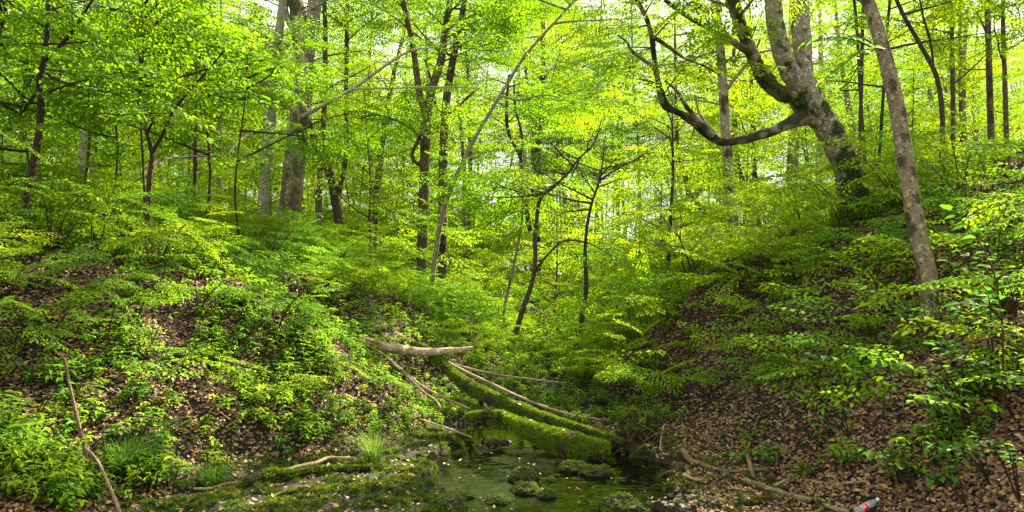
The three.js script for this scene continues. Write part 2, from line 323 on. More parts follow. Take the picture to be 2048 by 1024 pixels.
// side shoots with fans along any bough
function leafAlong(pts, len, o, wood, fans, r) {
  const n = pts.length - 1, shoots = Math.max(2, Math.round(len / (o.gap ?? 0.5)));
  for (let k = 0; k < shoots; k++) {
    const t = mix(o.bare ?? 0.25, 1, (k + R(0.1, 0.9)) / shoots), s = t * n, i = Math.min(n - 1, Math.floor(s)), p = pts[i].clone().lerp(pts[i + 1], s - i), f = pts[i + 1].clone().sub(pts[i]).normalize();
    const side = V(0, 0, 0).crossVectors(f, UP); if (side.lengthSq() < 0.05) { const q = rnd() * 6.283; side.set(Math.cos(q), 0, Math.sin(q)); } side.normalize().multiplyScalar(k % 2 ? 1 : -1);
    const d = f.clone().multiplyScalar(R(0.3, 0.8)).addScaledVector(side, R(0.6, 1)); d.y = d.y * 0.35 + R(-0.18, 0.22); d.normalize();
    const L = (o.shoot ?? 0.28) * len * (1.15 - 0.7 * t) * R(0.7, 1.3);
    const q = p.clone().addScaledVector(d, L); q.y += R(-0.05, 0.02) * L;
    if (wood && L > 0.25) wood.push(tube([p, p.clone().lerp(q, 0.5).add(V(0, 0.04 * L, 0)), q], [Math.max(0.004, r * 0.35), Math.max(0.003, r * 0.24), 0.002], { seg: 4, step: L / 3, color: o.tint }));
    const m = Math.max(1, Math.round(L / (o.fanGap ?? 0.42)));
    for (let w = 0; w <= m; w++) {
      if (rnd() < (o.sparse ?? 0)) continue;
      const a = w / Math.max(1, m), fp = p.clone().lerp(q, a), fs = V(0, 0, 0).crossVectors(d, UP).normalize().multiplyScalar(w % 2 ? 1 : -1);
      const fd = w === m ? d.clone() : d.clone().multiplyScalar(0.7).addScaledVector(fs, R(0.5, 0.9)); fd.y += rnd() < 0.2 ? R(-0.8, -0.2) : R(-0.3, 0.2); fd.normalize();
      const u = UP.clone().add(V(R(-0.5, 0.5), 0, R(-0.5, 0.5)));
      if (inOpening(fp) || inOpening(fp.clone().addScaledVector(fd, 0.5 * (o.fanScale ?? 1)))) continue;
      fans.add(fp, fd, u, (o.fanScale ?? 1) * R(0.65, 1.1), tint(o.green ?? GREEN.mid));
    }
  }
}
// what a thing stands beside or behind, from the landmarks already built
const marks = [];
function beside(x, Z) {
  let best = null, bd = 1e9;
  for (const [mx, mZ, words] of marks) { const d = Math.hypot(mx - x, mZ - Z); if (d < bd) { bd = d; best = words; } }
  if (bd < 2.2) return 'beside the ' + best;
  bd = 1e9;
  for (const [mx, mZ, words] of marks) if (mZ < Z - 1.5) { const d = Math.abs(mx / mZ - x / Z); if (d < bd) { bd = d; best = words; } }
  return bd < 0.06 ? 'behind the ' + best : '';
}
const trunkAt = (pts, t) => { const n = pts.length - 1, s = t * n, i = Math.min(n - 1, Math.floor(s)); return pts[i].clone().lerp(pts[i + 1], s - i); };
// a whole tree: trunk along points, boughs between t0 and t1 of its length
function tree(name, label, group, pts, radii, o) {
  const base = pts[0].clone(), root = thing(name, label, 'tree', base, group), wood = [], fans = new Copies(o.fans ?? FAN_MID, M.leaf), off = (g) => g.translate(-base.x, -base.y, -base.z);
  const mat = o.bark ?? M.barkGrey;
  part(root, 'trunk', off(tube(pts, radii, { seg: o.trunkSeg ?? 10, step: o.trunkStep, rough: o.rough ?? 0.08, color: o.trunkTint ?? barkTint(o.moss ?? 0.45) })), mat);
  for (const b of o.limbs ?? []) {
    const w = [tube(b.pts, b.radii, { seg: b.seg ?? 10, step: b.step, rough: b.rough ?? 0.12, color: b.tint ?? barkTint(o.moss ?? 0.45) })];
    const len = b.pts.reduce((s, p, i) => i ? s + p.distanceTo(b.pts[i - 1]) : 0, 0);
    if (b.leafy !== false) leafAlong(b.pts, len, { ...o, ...b }, w, fans, Math.min(...b.radii.slice(1)) * 2);
    part(root, 'branch', off(mergeGeometries(w)), mat);
  }
  for (let k = 0; k < (o.n ?? 0); k++) {
    const t = mix(o.t0 ?? 0.4, o.t1 ?? 1, (k + R(0, 0.8)) / o.n), p = trunkAt(pts, t), th = o.turn !== undefined ? o.turn + k * 2.4 + R(-0.4, 0.4) : rnd() * 6.283, e = R(o.elev?.[0] ?? 0.0, o.elev?.[1] ?? 0.7);
    const d = V(Math.cos(th) * Math.cos(e), Math.sin(e), Math.sin(th) * Math.cos(e));
    if (o.bias) d.add(o.bias);
    const len = R(o.len?.[0] ?? 1.5, o.len?.[1] ?? 3) * (1 - (o.taper ?? 0.4) * (t - (o.t0 ?? 0.4)) / (1.01 - (o.t0 ?? 0.4))), w = [];
    limb(p, d, len, o.limbR ?? (0.006 + len * 0.009), o, o.woodless ? null : w, fans);
    if (w.length && !o.woodless) part(root, 'branch', off(mergeGeometries(w)), mat);
  }
  if (o.crownTop) leafAlong(pts.slice(-3), pts[pts.length - 1].distanceTo(pts[pts.length - 3]), { ...o, bare: 0 }, null, fans, 0.02);
  fans.into(root, 'crown');
  return root;
}
const poly = (list, d0, d1 = d0) => list.map(([x, y], i) => P(x, y, mix(d0, d1, i / Math.max(1, list.length - 1))));
// starts a trunk drawn from photo pixels a little under the ground it stands on
function rooted(list, d0, d1) { const pts = poly(list, d0, d1), g = H(pts[0].x, pts[0].z); if (pts[0].y > g - 0.1) { const b = pts[0].clone(); b.addScaledVector(pts[1].clone().sub(pts[0]).setY(0), -0.15); b.y = H(b.x, b.z) - 0.15; pts.unshift(b); } else pts[0].y = g - 0.15; return pts; }
const radiiOf = (pts, r0, r1) => pts.map((_, i) => mix(r0, r1, i / (pts.length - 1)));
const grow = (pts, list) => { let p = pts[pts.length - 1]; for (const [x, y, z] of list) { p = p.clone().add(V(x, y, z)); pts.push(p); } return pts; };   // carries a trunk on above the frame

// --- the great bent tree on the steep bank
let bent;
{
  const D = 10, tr = rooted([[1752, 560], [1732, 460], [1706, 385], [1692, 332], [1672, 285], [1645, 242], [1614, 206], [1600, 172]], D, D);
  const px = D / FOCAL, w = [0.24, 34, 29, 26, 25, 26, 31, 33, 29].map((v) => v > 1 ? v * px : v);
  const patches = [[1664, 212, 17], [1680, 257, 15], [1700, 325, 27], [1712, 370, 30], [1604, 222, 20], [1595, 195, 14], [1640, 248, 8], [1722, 420, 36], [1585, 130, 13], [1648, 262, 6]].map(([x, y, r]) => [P(x, y, D - 0.22), r * px]);
  const mossy = (p) => { let m = 0; for (const [q, r] of patches) m = Math.max(m, smooth(1.1, 0.9, p.distanceTo(q) / r * (1 + 0.45 * N3(p.x * 7, p.y * 7, p.z * 7) + 0.3 * N3(p.x * 23, p.y * 23, p.z * 23)) - 0.1)); m = Math.max(m, smooth(0.35, 0.5, N3(p.x * 5, p.y * 5, p.z * 5) * 0.8 + 0.3 * N3(p.x * 17, p.y * 17, p.z * 17))*0.7); return blend([1.05, 1.02, 0.96], [0.1, 0.13, 0.03], m); };
  const darkMoss = (p, n) => blend([0.9, 0.85, 0.8], [0.12, 0.15, 0.035], smooth(-0.5, -0.1, N3(p.x * 4, p.y * 4, p.z * 4) + 0.3 * n.y));
  const midMoss = (p) => blend([1, 0.96, 0.9], [0.13, 0.17, 0.035], smooth(0.0, 0.25, N3(p.x * 3, p.y * 3, p.z * 3) + 0.3 * N3(p.x * 11, p.y * 11, p.z * 11)));
  const up = (list, d0, d1, more) => grow(poly(list, d0, d1), more);
  const stemL = up([[1606, 190], [1584, 150], [1566, 112], [1553, 60], [1545, 0]], D, D, [[-0.1, 1.2, 0.1], [-0.5, 1.5, 0.3], [-0.4, 1.6, 0.2], [-0.2, 1.6, 0]]);
  const stemR = up([[1606, 190], [1604, 150], [1605, 110], [1602, 60], [1600, 0]], D, D + 0.2, [[0, 1.3, -0.1], [0.3, 1.6, -0.3], [0.5, 1.6, -0.2], [0.3, 1.6, 0]]);
  const limbA = up([[1612, 195], [1585, 190], [1555, 184], [1527, 152], [1506, 112], [1480, 52], [1466, 0]], D, D - 0.4, [[-0.3, 0.8, 0.1], [-0.5, 0.9, 0.2], [-0.6, 0.8, 0.1]]);
  const limbB = poly([[1618, 228], [1598, 238], [1570, 250], [1530, 267], [1482, 280], [1442, 283], [1420, 271], [1394, 250], [1364, 228], [1332, 211], [1318, 172], [1309, 120], [1303, 70], [1290, 30], [1270, -5], [1240, -50]], D, D - 1.2);
  const rr = (n, a, b) => Array.from({ length: n }, (_, i) => mix(a, b, i / (n - 1)));
  const px2 = px * 0.95;
  bent = tree('bent_tree', 'thick pale grey tree with mossy patches leaning out over the steep bank', null, tr, w, {
    trunkSeg: 64, trunkStep: 0.025, rough: 0.13, trunkTint: mossy, bark: M.barkGrey, fans: FAN_NEAR, green: GREEN.yellow, sparse: 0.15, fanScale: 0.9,
    limbs: [
      { pts: stemL, radii: rr(9, 20, 12).map((v) => v * px), seg: 32, step: 0.04, tint: mossy, leafy: false },
      { pts: stemR, radii: rr(9, 21, 13).map((v) => v * px), seg: 32, step: 0.04, tint: mossy, leafy: false },
      { pts: [stemL[6].clone(), V(3.2, 8.6, -10.6), V(2.4, 9.4, -11.2), V(1.5, 9.8, -11.8), V(0.4, 9.9, -12.2)], radii: rr(5, 9, 3).map((v) => v * px), seg: 10, step: 0.1, tint: midMoss, bare: 0.1, gap: 0.3, shoot: 0.6, sparse: 0 },
      { pts: [stemR[6].clone(), V(4.4, 9.4, -10.8), V(3.8, 10.4, -11.9), V(3.4, 11, -13)], radii: rr(4, 9, 3).map((v) => v * px), seg: 10, step: 0.1, tint: midMoss, bare: 0.15, gap: 0.42, shoot: 0.4, sparse: 0 },
      { pts: limbA, radii: [20, 17, 14.5, 14, 13, 12, 11, 9, 8, 6].map((v) => v * px), seg: 24, step: 0.04, rough: 0.22, tint: darkMoss, bare: 0.55, gap: 0.6, shoot: 0.3 },
      { pts: limbB, radii: [22, 15, 10.5, 9.5, 9, 9, 9, 8.5, 7.5, 7.5, 6, 5.5, 5, 4.5, 4, 3].map((v) => v * px2), seg: 20, step: 0.03, rough: 0.28, tint: darkMoss, bare: 0.62, gap: 0.42, shoot: 0.22 },
      { pts: poly([[1424, 272], [1400, 245], [1372, 212], [1352, 180], [1330, 162]], D - 0.6, D - 1), radii: rr(5, 6, 2).map((v) => v * px), tint: midMoss, gap: 0.3, shoot: 0.35 },
      { pts: poly([[1304, 72], [1335, 92], [1372, 118], [1400, 128], [1440, 150]], D - 1, D - 0.6), radii: rr(5, 4, 1.6).map((v) => v * px), tint: midMoss, gap: 0.35, shoot: 0.35 },
      { pts: poly([[1308, 132], [1285, 118], [1262, 100], [1254, 84], [1235, 70]], D - 1.1, D - 1.4), radii: rr(5, 4, 1.6).map((v) => v * px), tint: midMoss, gap: 0.4, shoot: 0.4 },
      { pts: poly([[1502, 108], [1460, 80], [1410, 52], [1366, 26], [1330, 0]], D - 0.3, D - 0.8), radii: rr(5, 7, 4).map((v) => v * px), tint: midMoss, gap: 0.45, shoot: 0.3 },
    ],
  });
  // unseen leafy boughs added on the two stems above the frame shade the near slope
}
// --- leaning trunk on the bank
let leaning;
{
  const t = rooted([[1858, 690], [1860, 610], [1850, 522], [1828, 430], [1812, 330], [1791, 200], [1762, 85], [1736, 0]], 6.1, 6.6);
  grow(t, [[-0.15, 0.7, -0.1], [-0.3, 1.2, -0.2], [-0.2, 1.6, -0.4], [0.3, 1.8, -0.3]]);
  leaning = tree('leaning_tree', 'slim brown grey tree leaning from the leaf covered bank, dark knots on its bark', null, t, radiiOf(t, 0.083, 0.045), {
    trunkSeg: 28, trunkStep: 0.03, bark: M.barkGrey, trunkTint: (p) => blend([0.95, 0.84, 0.68], [0.25, 0.24, 0.15], smooth(0.35, 0.55, N3(p.x * 6, p.y * 4, p.z * 6))), n: 12, t0: 0.72, t1: 1, len: [1.6, 3], elev: [0.05, 0.6], fans: FAN_MID, green: GREEN.yellow, gap: 0.6,
  });
}
// --- trees drawn one by one from the photograph: [name, label, pixel path, depths, diameter px at foot and top, above, options]
const upper = (h0, dx = 0, dz = 0, h = h0 * 0.6) => [[dx * 0.3, h * 0.25, dz * 0.3], [dx * 0.4, h * 0.25, dz * 0.3], [dx * 0.2, h * 0.25, dz * 0.2], [dx * 0.1, h * 0.25, dz * 0.2]];
function drawn(name, label, path, d0, d1, w0, w1, above, o = {}, group) {
  const t = rooted(path, d0, d1), shown = t.length; grow(t, above); if (!group) marks.push([t[0].x, -t[0].z, name.replace(/_/g, ' ')]);
  const r0 = w0 / 2 * d0 / FOCAL, r1 = w1 / 2 * d1 / FOCAL, radii = t.map((_, i) => i < shown ? mix(r0, r1, i / (shown - 1)) : mix(r1, r1 * 0.35, (i - shown + 1) / Math.max(1, t.length - shown)));
  const limbs = (o.limbs ?? []).map((b) => ({ ...b, pts: b.more ? grow(poly(b.path, b.d0 ?? d1, b.d1 ?? b.d0 ?? d1), b.more) : poly(b.path, b.d0 ?? d1, b.d1 ?? b.d0 ?? d1) }));
  for (const b of limbs) b.radii = radiiOf(b.pts, b.w[0] / 2 * (b.d0 ?? d1) / FOCAL, b.w[1] / 2 * (b.d0 ?? d1) / FOCAL);
  return tree(name, label, group, t, radii, { trunkSeg: 16, trunkStep: 0.08, t1: 0.85, sparse: d0 > 12 ? 0.25 : 0, ...o, limbs });
}
drawn('blotched_tree', 'large tree with flaking pale and brown blotched bark, forking high up', [[556, 560], [572, 460], [588, 340], [602, 210], [610, 110]], 14, 14, 46, 36, [[-0.15, 0.8, 0], [-0.3, 1.5, 0.1], [-0.2, 2, 0], [0.2, 2, 0.2]], {
  trunkSeg: 36, trunkStep: 0.04, rough: 0.14, bark: M.barkGrey, trunkTint: (p) => blend(blend([0.55, 0.46, 0.35], [1.25, 1.2, 1.05], smooth(0.0, 0.14, N3(p.x * 4, p.y * 2.2, p.z * 4) + 0.4 * N3(p.x * 15, p.y * 10, p.z * 15))), [0.2, 0.25, 0.05], smooth(0.45, 0.65, N3(p.x * 2, p.y * 1.1 + 4, p.z * 2))),
  n: 13, t0: 0.62, t1: 1, len: [2, 3.6], elev: [0, 0.6], green: GREEN.mid, sparse: 0.3,
  limbs: [
    { path: [[608, 140], [622, 70], [632, 0]], w: [28, 24], more: upper(5, 0.8), bare: 0.5 },
    { path: [[602, 235], [650, 208], [705, 178], [760, 138], [820, 102], [880, 92], [970, 64]], d0: 13.9, d1: 12.5, w: [9, 3], tint: () => [1.9, 1.85, 1.75], gap: 0.6, shoot: 0.16, bare: 0.3 },
    { path: [[705, 178], [790, 176], [880, 174], [960, 176]], d0: 13.3, d1: 12.8, w: [4, 2], tint: () => [1.7, 1.65, 1.5], gap: 0.55, shoot: 0.2, bare: 0.35 },
    { path: [[606, 260], [560, 262], [520, 262], [480, 280], [455, 310]], d0: 13.6, d1: 11.8, w: [6, 2], gap: 0.35, shoot: 0.35, bare: 0.2 },
    { path: [[588, 60], [572, 30], [568, -10]], w: [14, 8], more: upper(3, -0.8), bare: 0.3 },
  ],
});
drawn('grey_tree', 'grey barked tree close beside the blotched forking tree', [[524, 520], [528, 420], [533, 330], [538, 270], [542, 200]], 18, 18, 27, 24, upper(7, 0.3), { n: 12, t0: 0.45, len: [1.6, 3.2], green: GREEN.mid });
drawn('brown_tree', 'dark brown trunk bending toward the blotched tree, two thin stems above', [[684, 560], [681, 470], [672, 402], [652, 325], [628, 278], [610, 220]], 20, 20, 24, 14, upper(7, -0.5), { bark: M.barkDark, n: 12, t0: 0.4, len: [1.6, 3.4], limbs: [{ path: [[672, 402], [690, 330], [692, 200], [694, 60]], w: [10, 7], more: upper(3), bare: 0.4 }] });
drawn('upright_tree', 'straight brown tree with a crooked knee branch, standing on the bank above the pale log', [[838, 660], [842, 570], [845, 480], [849, 350], [853, 245], [862, 185], [882, 120], [892, 50]], 17, 17, 25, 14, upper(6, 0.5), {
  trunkSeg: 20, bark: M.barkBrown, n: 18, t0: 0.5, sparse: 0.1, len: [1.6, 3.2], elev: [0.1, 0.8], green: GREEN.mid,
  limbs: [{ path: [[843, 332], [829, 322], [824, 308], [838, 276], [846, 240]], w: [9, 6], bare: 0.9 }, { path: [[854, 245], [838, 180], [828, 105], [815, 40], [800, -20]], w: [14, 7], bare: 0.5, more: upper(2, -0.5) }, { path: [[851, 285], [822, 258], [790, 240], [750, 230], [715, 238]], d1: 15.8, w: [6, 2], gap: 0.4, shoot: 0.4 }, { path: [[846, 462], [825, 455], [800, 440], [770, 415]], d1: 15.5, w: [5, 2], gap: 0.35, shoot: 0.45 }],
});
drawn('mossy_footed_tree', 'straight tree with a dark mossy foot beside the slanting slender stem', [[880, 650], [884, 520], [886, 410], [887, 300], [892, 210], [905, 125], [920, 50]], 18, 18, 22, 13, upper(6, 0.6), {
  trunkSeg: 20, bark: M.barkBrown, moss: 0.65, n: 18, t0: 0.5, sparse: 0.1, len: [1.6, 3.2], elev: [0.1, 0.8], limbs: [{ path: [[890, 235], [915, 215], [940, 190], [965, 172]], w: [7, 3], bare: 0.5 }, { path: [[889, 240], [870, 205], [865, 170], [850, 120]], w: [7, 4], bare: 0.5 }],
});
drawn('slanting_tree', 'slender pale stem slanting up past the two straight trunks', [[858, 655], [868, 530], [884, 432], [905, 370], [945, 285], [1000, 192], [1050, 112], [1132, 20]], 14.5, 13, 11, 5, upper(2, 0.8), { bark: M.barkGrey, trunkTint: () => [1.15, 1.1, 1], n: 14, t0: 0.6, t1: 1, sparse: 0.1, len: [1.3, 2.6], elev: [-0.1, 0.5], green: GREEN.mid, gap: 0.4, limbs: [{ path: [[1000, 192], [1040, 200], [1090, 190], [1150, 205]], d1: 12.5, w: [5, 2], gap: 0.3, shoot: 0.4 }] });
drawn('hooped_tree', 'thin leaning tree above the gully with a branch arching over like a hoop', [[1018, 712], [1042, 630], [1068, 548], [1072, 455], [1082, 396], [1104, 376], [1138, 344]], 13.5, 13, 13, 5, upper(1.6, 0.6), {
  bark: M.barkDark, trunkTint: () => [1.7, 1.65, 1.5], n: 10, t0: 0.45, len: [1.2, 2.4], elev: [-0.1, 0.5], green: GREEN.mid, gap: 0.36,
  limbs: [{ path: [[1068, 545], [1095, 510], [1128, 482], [1175, 486], [1215, 508], [1240, 540]], d1: 12, w: [5, 2], gap: 0.3, shoot: 0.35 }, { path: [[1060, 462], [1048, 385], [1042, 318], [1016, 262], [1014, 200], [1018, 150]], d0: 14.5, w: [10, 5], bare: 0.6 }, { path: [[1042, 318], [1044, 270], [1030, 215], [1028, 160]], d0: 14.5, w: [6, 3], bare: 0.5 }],
});
drawn('dark_tree', 'dark upright trunk rising behind the hooped tree', [[1074, 470], [1074, 380], [1076, 300], [1080, 225], [1086, 120]], 22, 22, 18, 12, upper(6), { bark: M.barkDark, n: 12, t0: 0.4, len: [1.8, 3.4], green: GREEN.yellow });
drawn('dark_sapling', 'thin dark curved sapling growing from the gully edge', [[1144, 745], [1158, 665], [1172, 580], [1170, 505], [1176, 440]], 12.5, 12.5, 12, 6, upper(2.4, 0.3), { bark: M.barkDark, n: 9, t0: 0.55, len: [1.0, 2.0], green: GREEN.yellow, gap: 0.34 });
drawn('pale_sapling', 'very thin pale sapling between the slanting stem and the hooped tree', [[1000, 695], [1010, 610], [1030, 520], [1046, 425]], 14, 13.6, 7, 4, upper(1.6), { n: 6, t0: 0.5, len: [0.9, 1.7], gap: 0.34 });
drawn('kinked_tree', 'pale grey tree with black bark scars and a kink low in its trunk', [[1492, 640], [1490, 565], [1484, 500], [1472, 466], [1463, 410], [1456, 320], [1449, 230], [1443, 120], [1430, 0]], 14, 14, 26, 17, upper(5, -0.3), {
  trunkSeg: 28, trunkStep: 0.04, trunkTint: (p) => blend([1.15, 1.12, 1.05], [0.22, 0.22, 0.16], smooth(0.25, 0.42, N3(p.x * 3, p.y * 3.2, p.z * 3) + 0.3 * N3(p.x * 12, p.y * 9, p.z * 12))), n: 15, t0: 0.5, len: [1.8, 3.4], elev: [0, 0.6], green: GREEN.yellow,
  limbs: [{ path: [[1452, 290], [1425, 262], [1400, 230], [1390, 190]], w: [8, 4], bare: 0.5 }, { path: [[1446, 190], [1475, 150], [1500, 120], [1520, 80]], w: [8, 4], bare: 0.4 }],
});
for (const [path, d, w, h] of [[[[1514, 505], [1503, 430], [1487, 372], [1476, 330], [1470, 250]], 22, 15, 7], [[[1524, 500], [1514, 410], [1508, 330], [1504, 240]], 23, 13, 7]])
  drawn('twin_tree', 'one of two close dark trunks standing behind the kinked grey tree', path, d, d, w, w * 0.7, upper(h), { bark: M.barkDark, n: 10, t0: 0.4, len: [1.6, 3], green: GREEN.yellow }, 'twin dark trunks behind the kinked tree');
drawn('crooked_tree', 'dark crooked stem with a hooked branch beyond the mossy bough', [[1436, 490], [1408, 424], [1378, 388], [1370, 350], [1358, 308], [1352, 230]], 20, 20, 12, 8, upper(5), { bark: M.barkDark, n: 9, t0: 0.45, len: [1.4, 2.8], green: GREEN.yellow, limbs: [{ path: [[1378, 388], [1398, 384], [1408, 366], [1404, 358]], w: [5, 3], leafy: false }] });
drawn('ivied_sapling', 'thin dark upright sapling with leafy shoots by the foot of the bank', [[1340, 745], [1338, 640], [1336, 540], [1342, 430], [1346, 340]], 13.5, 13.5, 11, 6, upper(2.6), { bark: M.barkDark, n: 14, t0: 0.2, len: [0.7, 1.6], green: GREEN.yellow, gap: 0.3 });
drawn('forked_sapling', 'slim forked sapling at the top edge of the leaf litter slope', [[1416, 765], [1416, 690], [1408, 630], [1392, 570], [1376, 520]], 10.2, 10, 7, 4, upper(1.2, -0.2), { bark: M.barkDark, trunkTint: () => [1.6, 1.4, 1.1], n: 8, t0: 0.35, len: [0.7, 1.4], green: GREEN.yellow, gap: 0.26, fans: FAN_NEAR, fanScale: 0.7, limbs: [{ path: [[1416, 690], [1412, 600], [1404, 540]], w: [5, 3], gap: 0.25, shoot: 0.5 }] });
drawn('thick_far_tree', 'short visible piece of a thick trunk in the bright gap beneath the mossy bough', [[1578, 520], [1580, 450], [1583, 380], [1588, 260]], 24, 24, 27, 22, upper(8), { n: 8, t0: 0.6, len: [1.8, 3], green: GREEN.yellow });
drawn('gap_tree', 'slim grey trunk standing in the bright gap close to the bent tree', [[1634, 420], [1636, 360], [1640, 300], [1644, 200]], 26, 26, 15, 12, upper(8), { n: 8, t0: 0.5, len: [1.8, 3], green: GREEN.yellow });
drawn('curved_tree', 'thin dark stem curving over beside the leaning tree', [[1884, 330], [1884, 220], [1872, 150], [1842, 92], [1808, 32], [1780, -30]], 12, 12, 11, 7, upper(2, -0.4), { bark: M.barkDark, n: 8, t0: 0.5, len: [1.2, 2.4], green: GREEN.yellow, gap: 0.4, limbs: [{ path: [[1868, 145], [1862, 90], [1846, 30], [1836, -20]], w: [5, 3], bare: 0.4 }] });
for (const [x, x2, d, w] of [[1908, 1904, 17, 11], [1986, 1974, 16, 15], [2016, 2006, 18, 11], [1925, 1918, 20, 9], [1716, 1728, 15, 9], [1735, 1708, 16, 8], [1752, 1780, 15, 8]])
  drawn('bank_tree', 'slim upright trunk among the leaves on top of the steep bank', [[x, 420], [(x + x2) / 2, 200], [x2, 0]], d, d, w, w * 0.7, upper(5, R(-0.5, 0.5)), { bark: x > 1800 ? M.barkBrown : M.barkDark, n: 10, t0: 0.3, len: [1.4, 2.8], green: GREEN.yellow }, 'slim trunks on top of the steep bank');
// --- saplings on the near slope
drawn('sinuous_sapling', 'dark sinuous sapling winding up from bare soil on the shaded slope', [[20, 600], [28, 500], [50, 402], [74, 290], [82, 205], [78, 168], [92, 100], [97, 0]], 8, 8, 17, 9, upper(1.6, 0.2), {
  trunkSeg: 14, bark: M.barkDark, trunkTint: () => [0.9, 0.85, 0.8], n: 15, t0: 0.42, t1: 1, len: [1.2, 2.3], elev: [-0.05, 0.45], sparse: 0.25, fans: FAN_NEAR, gap: 0.4, fanScale: 0.85, green: GREEN.mid,
  limbs: [{ path: [[84, 190], [130, 172], [180, 158], [235, 145]], d1: 7.4, w: [5, 2], gap: 0.3, shoot: 0.4 }, { path: [[80, 210], [50, 195], [15, 160], [-30, 120]], d1: 7.4, w: [5, 2], gap: 0.3, shoot: 0.4 }, { path: [[97, 20], [135, 10], [180, 0]], d1: 7.5, w: [4, 2], gap: 0.3, shoot: 0.5 }, { path: [[90, 80], [55, 40], [35, 10]], d1: 8.4, w: [4, 2], gap: 0.3, shoot: 0.5 }],
});
drawn('leafy_sapling', 'straight brown sapling forking into fine leafy sprays on the sunny slope', [[292, 700], [293, 560], [296, 440], [299, 360], [304, 306], [288, 240], [280, 150]], 9, 8.8, 14, 6, upper(1.6), {
  trunkSeg: 14, bark: M.barkDark, trunkTint: () => [1.4, 1.2, 1], n: 14, t0: 0.35, t1: 1, len: [1.1, 2.2], elev: [-0.05, 0.5], sparse: 0.2, fans: FAN_BROAD, gap: 0.4, fanScale: 0.85, green: GREEN.mid,
  limbs: [{ path: [[304, 306], [325, 270], [345, 225], [380, 180], [412, 145], [450, 100]], d1: 8.6, w: [8, 3], gap: 0.3, shoot: 0.35, bare: 0.4 }, { path: [[290, 430], [287, 340], [282, 250], [285, 150], [290, 60]], d0: 8.7, w: [5, 3], gap: 0.34, shoot: 0.35, bare: 0.4 }],
});
const saplingAt = ['close behind the sinuous sapling', 'between the sinuous and the leafy sapling, farther off', 'by the grey branch beyond the leafy sapling', 'thickest of its kind, beyond the leafy sapling', 'wavy stemmed, beside the leafy sapling', 'nearer the blotched tree than any other', 'at the bare soil edge before the sinuous sapling'];
for (const [path, d, w, g] of [[[[60, 500], [48, 440], [58, 330], [40, 240]], 9, 6], [[[150, 520], [165, 400], [180, 250], [170, 100]], 11, 7], [[[420, 640], [415, 480], [420, 330], [405, 180]], 11.5, 8], [[[385, 600], [388, 480], [390, 360], [392, 200]], 13, 12], [[[232, 560], [225, 430], [235, 300], [215, 120]], 10, 6], [[[470, 640], [480, 520], [470, 380], [490, 200]], 11, 6], [[[-20, 620], [-10, 470], [-25, 300], [-10, 120]], 7.5, 8]])
  drawn('slope_sapling', 'thin leafy sapling on the slope ' + saplingAt.shift(), path, d, d, w, w * 0.5, upper(1.8, R(-0.3, 0.3)), { bark: M.barkDark, trunkTint: () => [1.3, 1.1, 0.9], n: 11, t0: 0.3, len: [1.0, 2.0], sparse: 0.25, elev: [-0.1, 0.5], fans: d < 10.5 ? FAN_NEAR : FAN_MID, gap: 0.42, fanScale: 0.9 }, 'thin saplings on the sunlit slope');
console.log('landmark trees done');

// --- the wood behind: slender forest trees, then crowns over the ravine
const taken = [];
const free = (x, Z, d) => { for (const [a, b] of taken) if ((a - x) ** 2 + (b - Z) ** 2 < d * d) return false; taken.push([x, Z]); return true; };
function forestTree(x, Z, o) {
  const h = o.h, b = onGround(x, Z, -0.2), pts = [b], lean = V(R(-0.06, 0.06), 1, R(-0.06, 0.06)), n = 8;
  for (let i = 1; i <= n; i++) { lean.add(V(R(-0.07, 0.07), 0, R(-0.07, 0.07))); lean.y = 1; pts.push(pts[i - 1].clone().addScaledVector(lean, h / n)); }
  if (o.where) { const w = beside(x, Z); o.label = (h > 13 ? 'tall ' : h > 6 ? 'medium high ' : 'low ') + o.label + ' ' + (w || 'in the open wood') + (o.green === GREEN.yellow ? ', yellow green leaves' : ', mid green leaves'); }
  return tree(o.name, o.label, o.group, pts, pts.map((_, i) => o.r * (1 - 0.85 * i / n)), o);
}
const inView = (x, Z) => Z > 0 && Math.abs(x) < Z * 0.727 + 1.5;
let tries = 0, made = 0;
while (made < 175 && tries++ < 6000) {
  const Z = 19 + 53 * Math.pow(rnd(), 0.8), x = R(-0.76, 0.76) * Z, a = x / Z;
  if (a > 0.355 && a < 0.435 || x > 0 && x < 8 && Z < 23) continue;                                   // a clearing in the wood
  if (a > -0.05 && a < 0.02 && Z < 45) continue;
  if (Math.abs(x - streamX(Z)) < 1.6 || !free(x, Z, 1.7 + Z * 0.017)) continue;
  made++;
  const brown = rnd() < 0.28, far = Z > 30;
  forestTree(x, Z, { name: 'forest_tree', where: true, woodless: Z > 32, label: brown ? 'brown trunked forest tree' : 'pale trunked forest tree', group: brown ? 'brown trunks in the wood' : 'pale trunks in the wood',
    h: x > 1 && Z < 28 ? R(7, 10) : x > 1 && Z < 42 ? R(9.5, 14) : R(11, 19) + Math.max(0, Z - 45) * 0.2, r: R(0.06, 0.16), bark: brown ? M.barkBrown : M.barkGrey, trunkSeg: 8, trunkStep: 0.5, n: far ? 24 : 17, t0: (far ? 0.22 : 0.12) + 0.15 * rnd(), t1: far ? 1 : 0.9, len: far ? [2, 3.8] : [1.5, 3.0], taper: 0.5, elev: [0.0, 0.75], fans: FAN_FAR, fanScale: 0.95, gap: 0.7, shoot: 0.34, fanGap: 0.8, green: pick([GREEN.yellow, GREEN.yellow, GREEN.mid, GREEN.deep]), seg: 5, sparse: x > 2 && Z < 28 ? 0.35 : 0.2 });
}
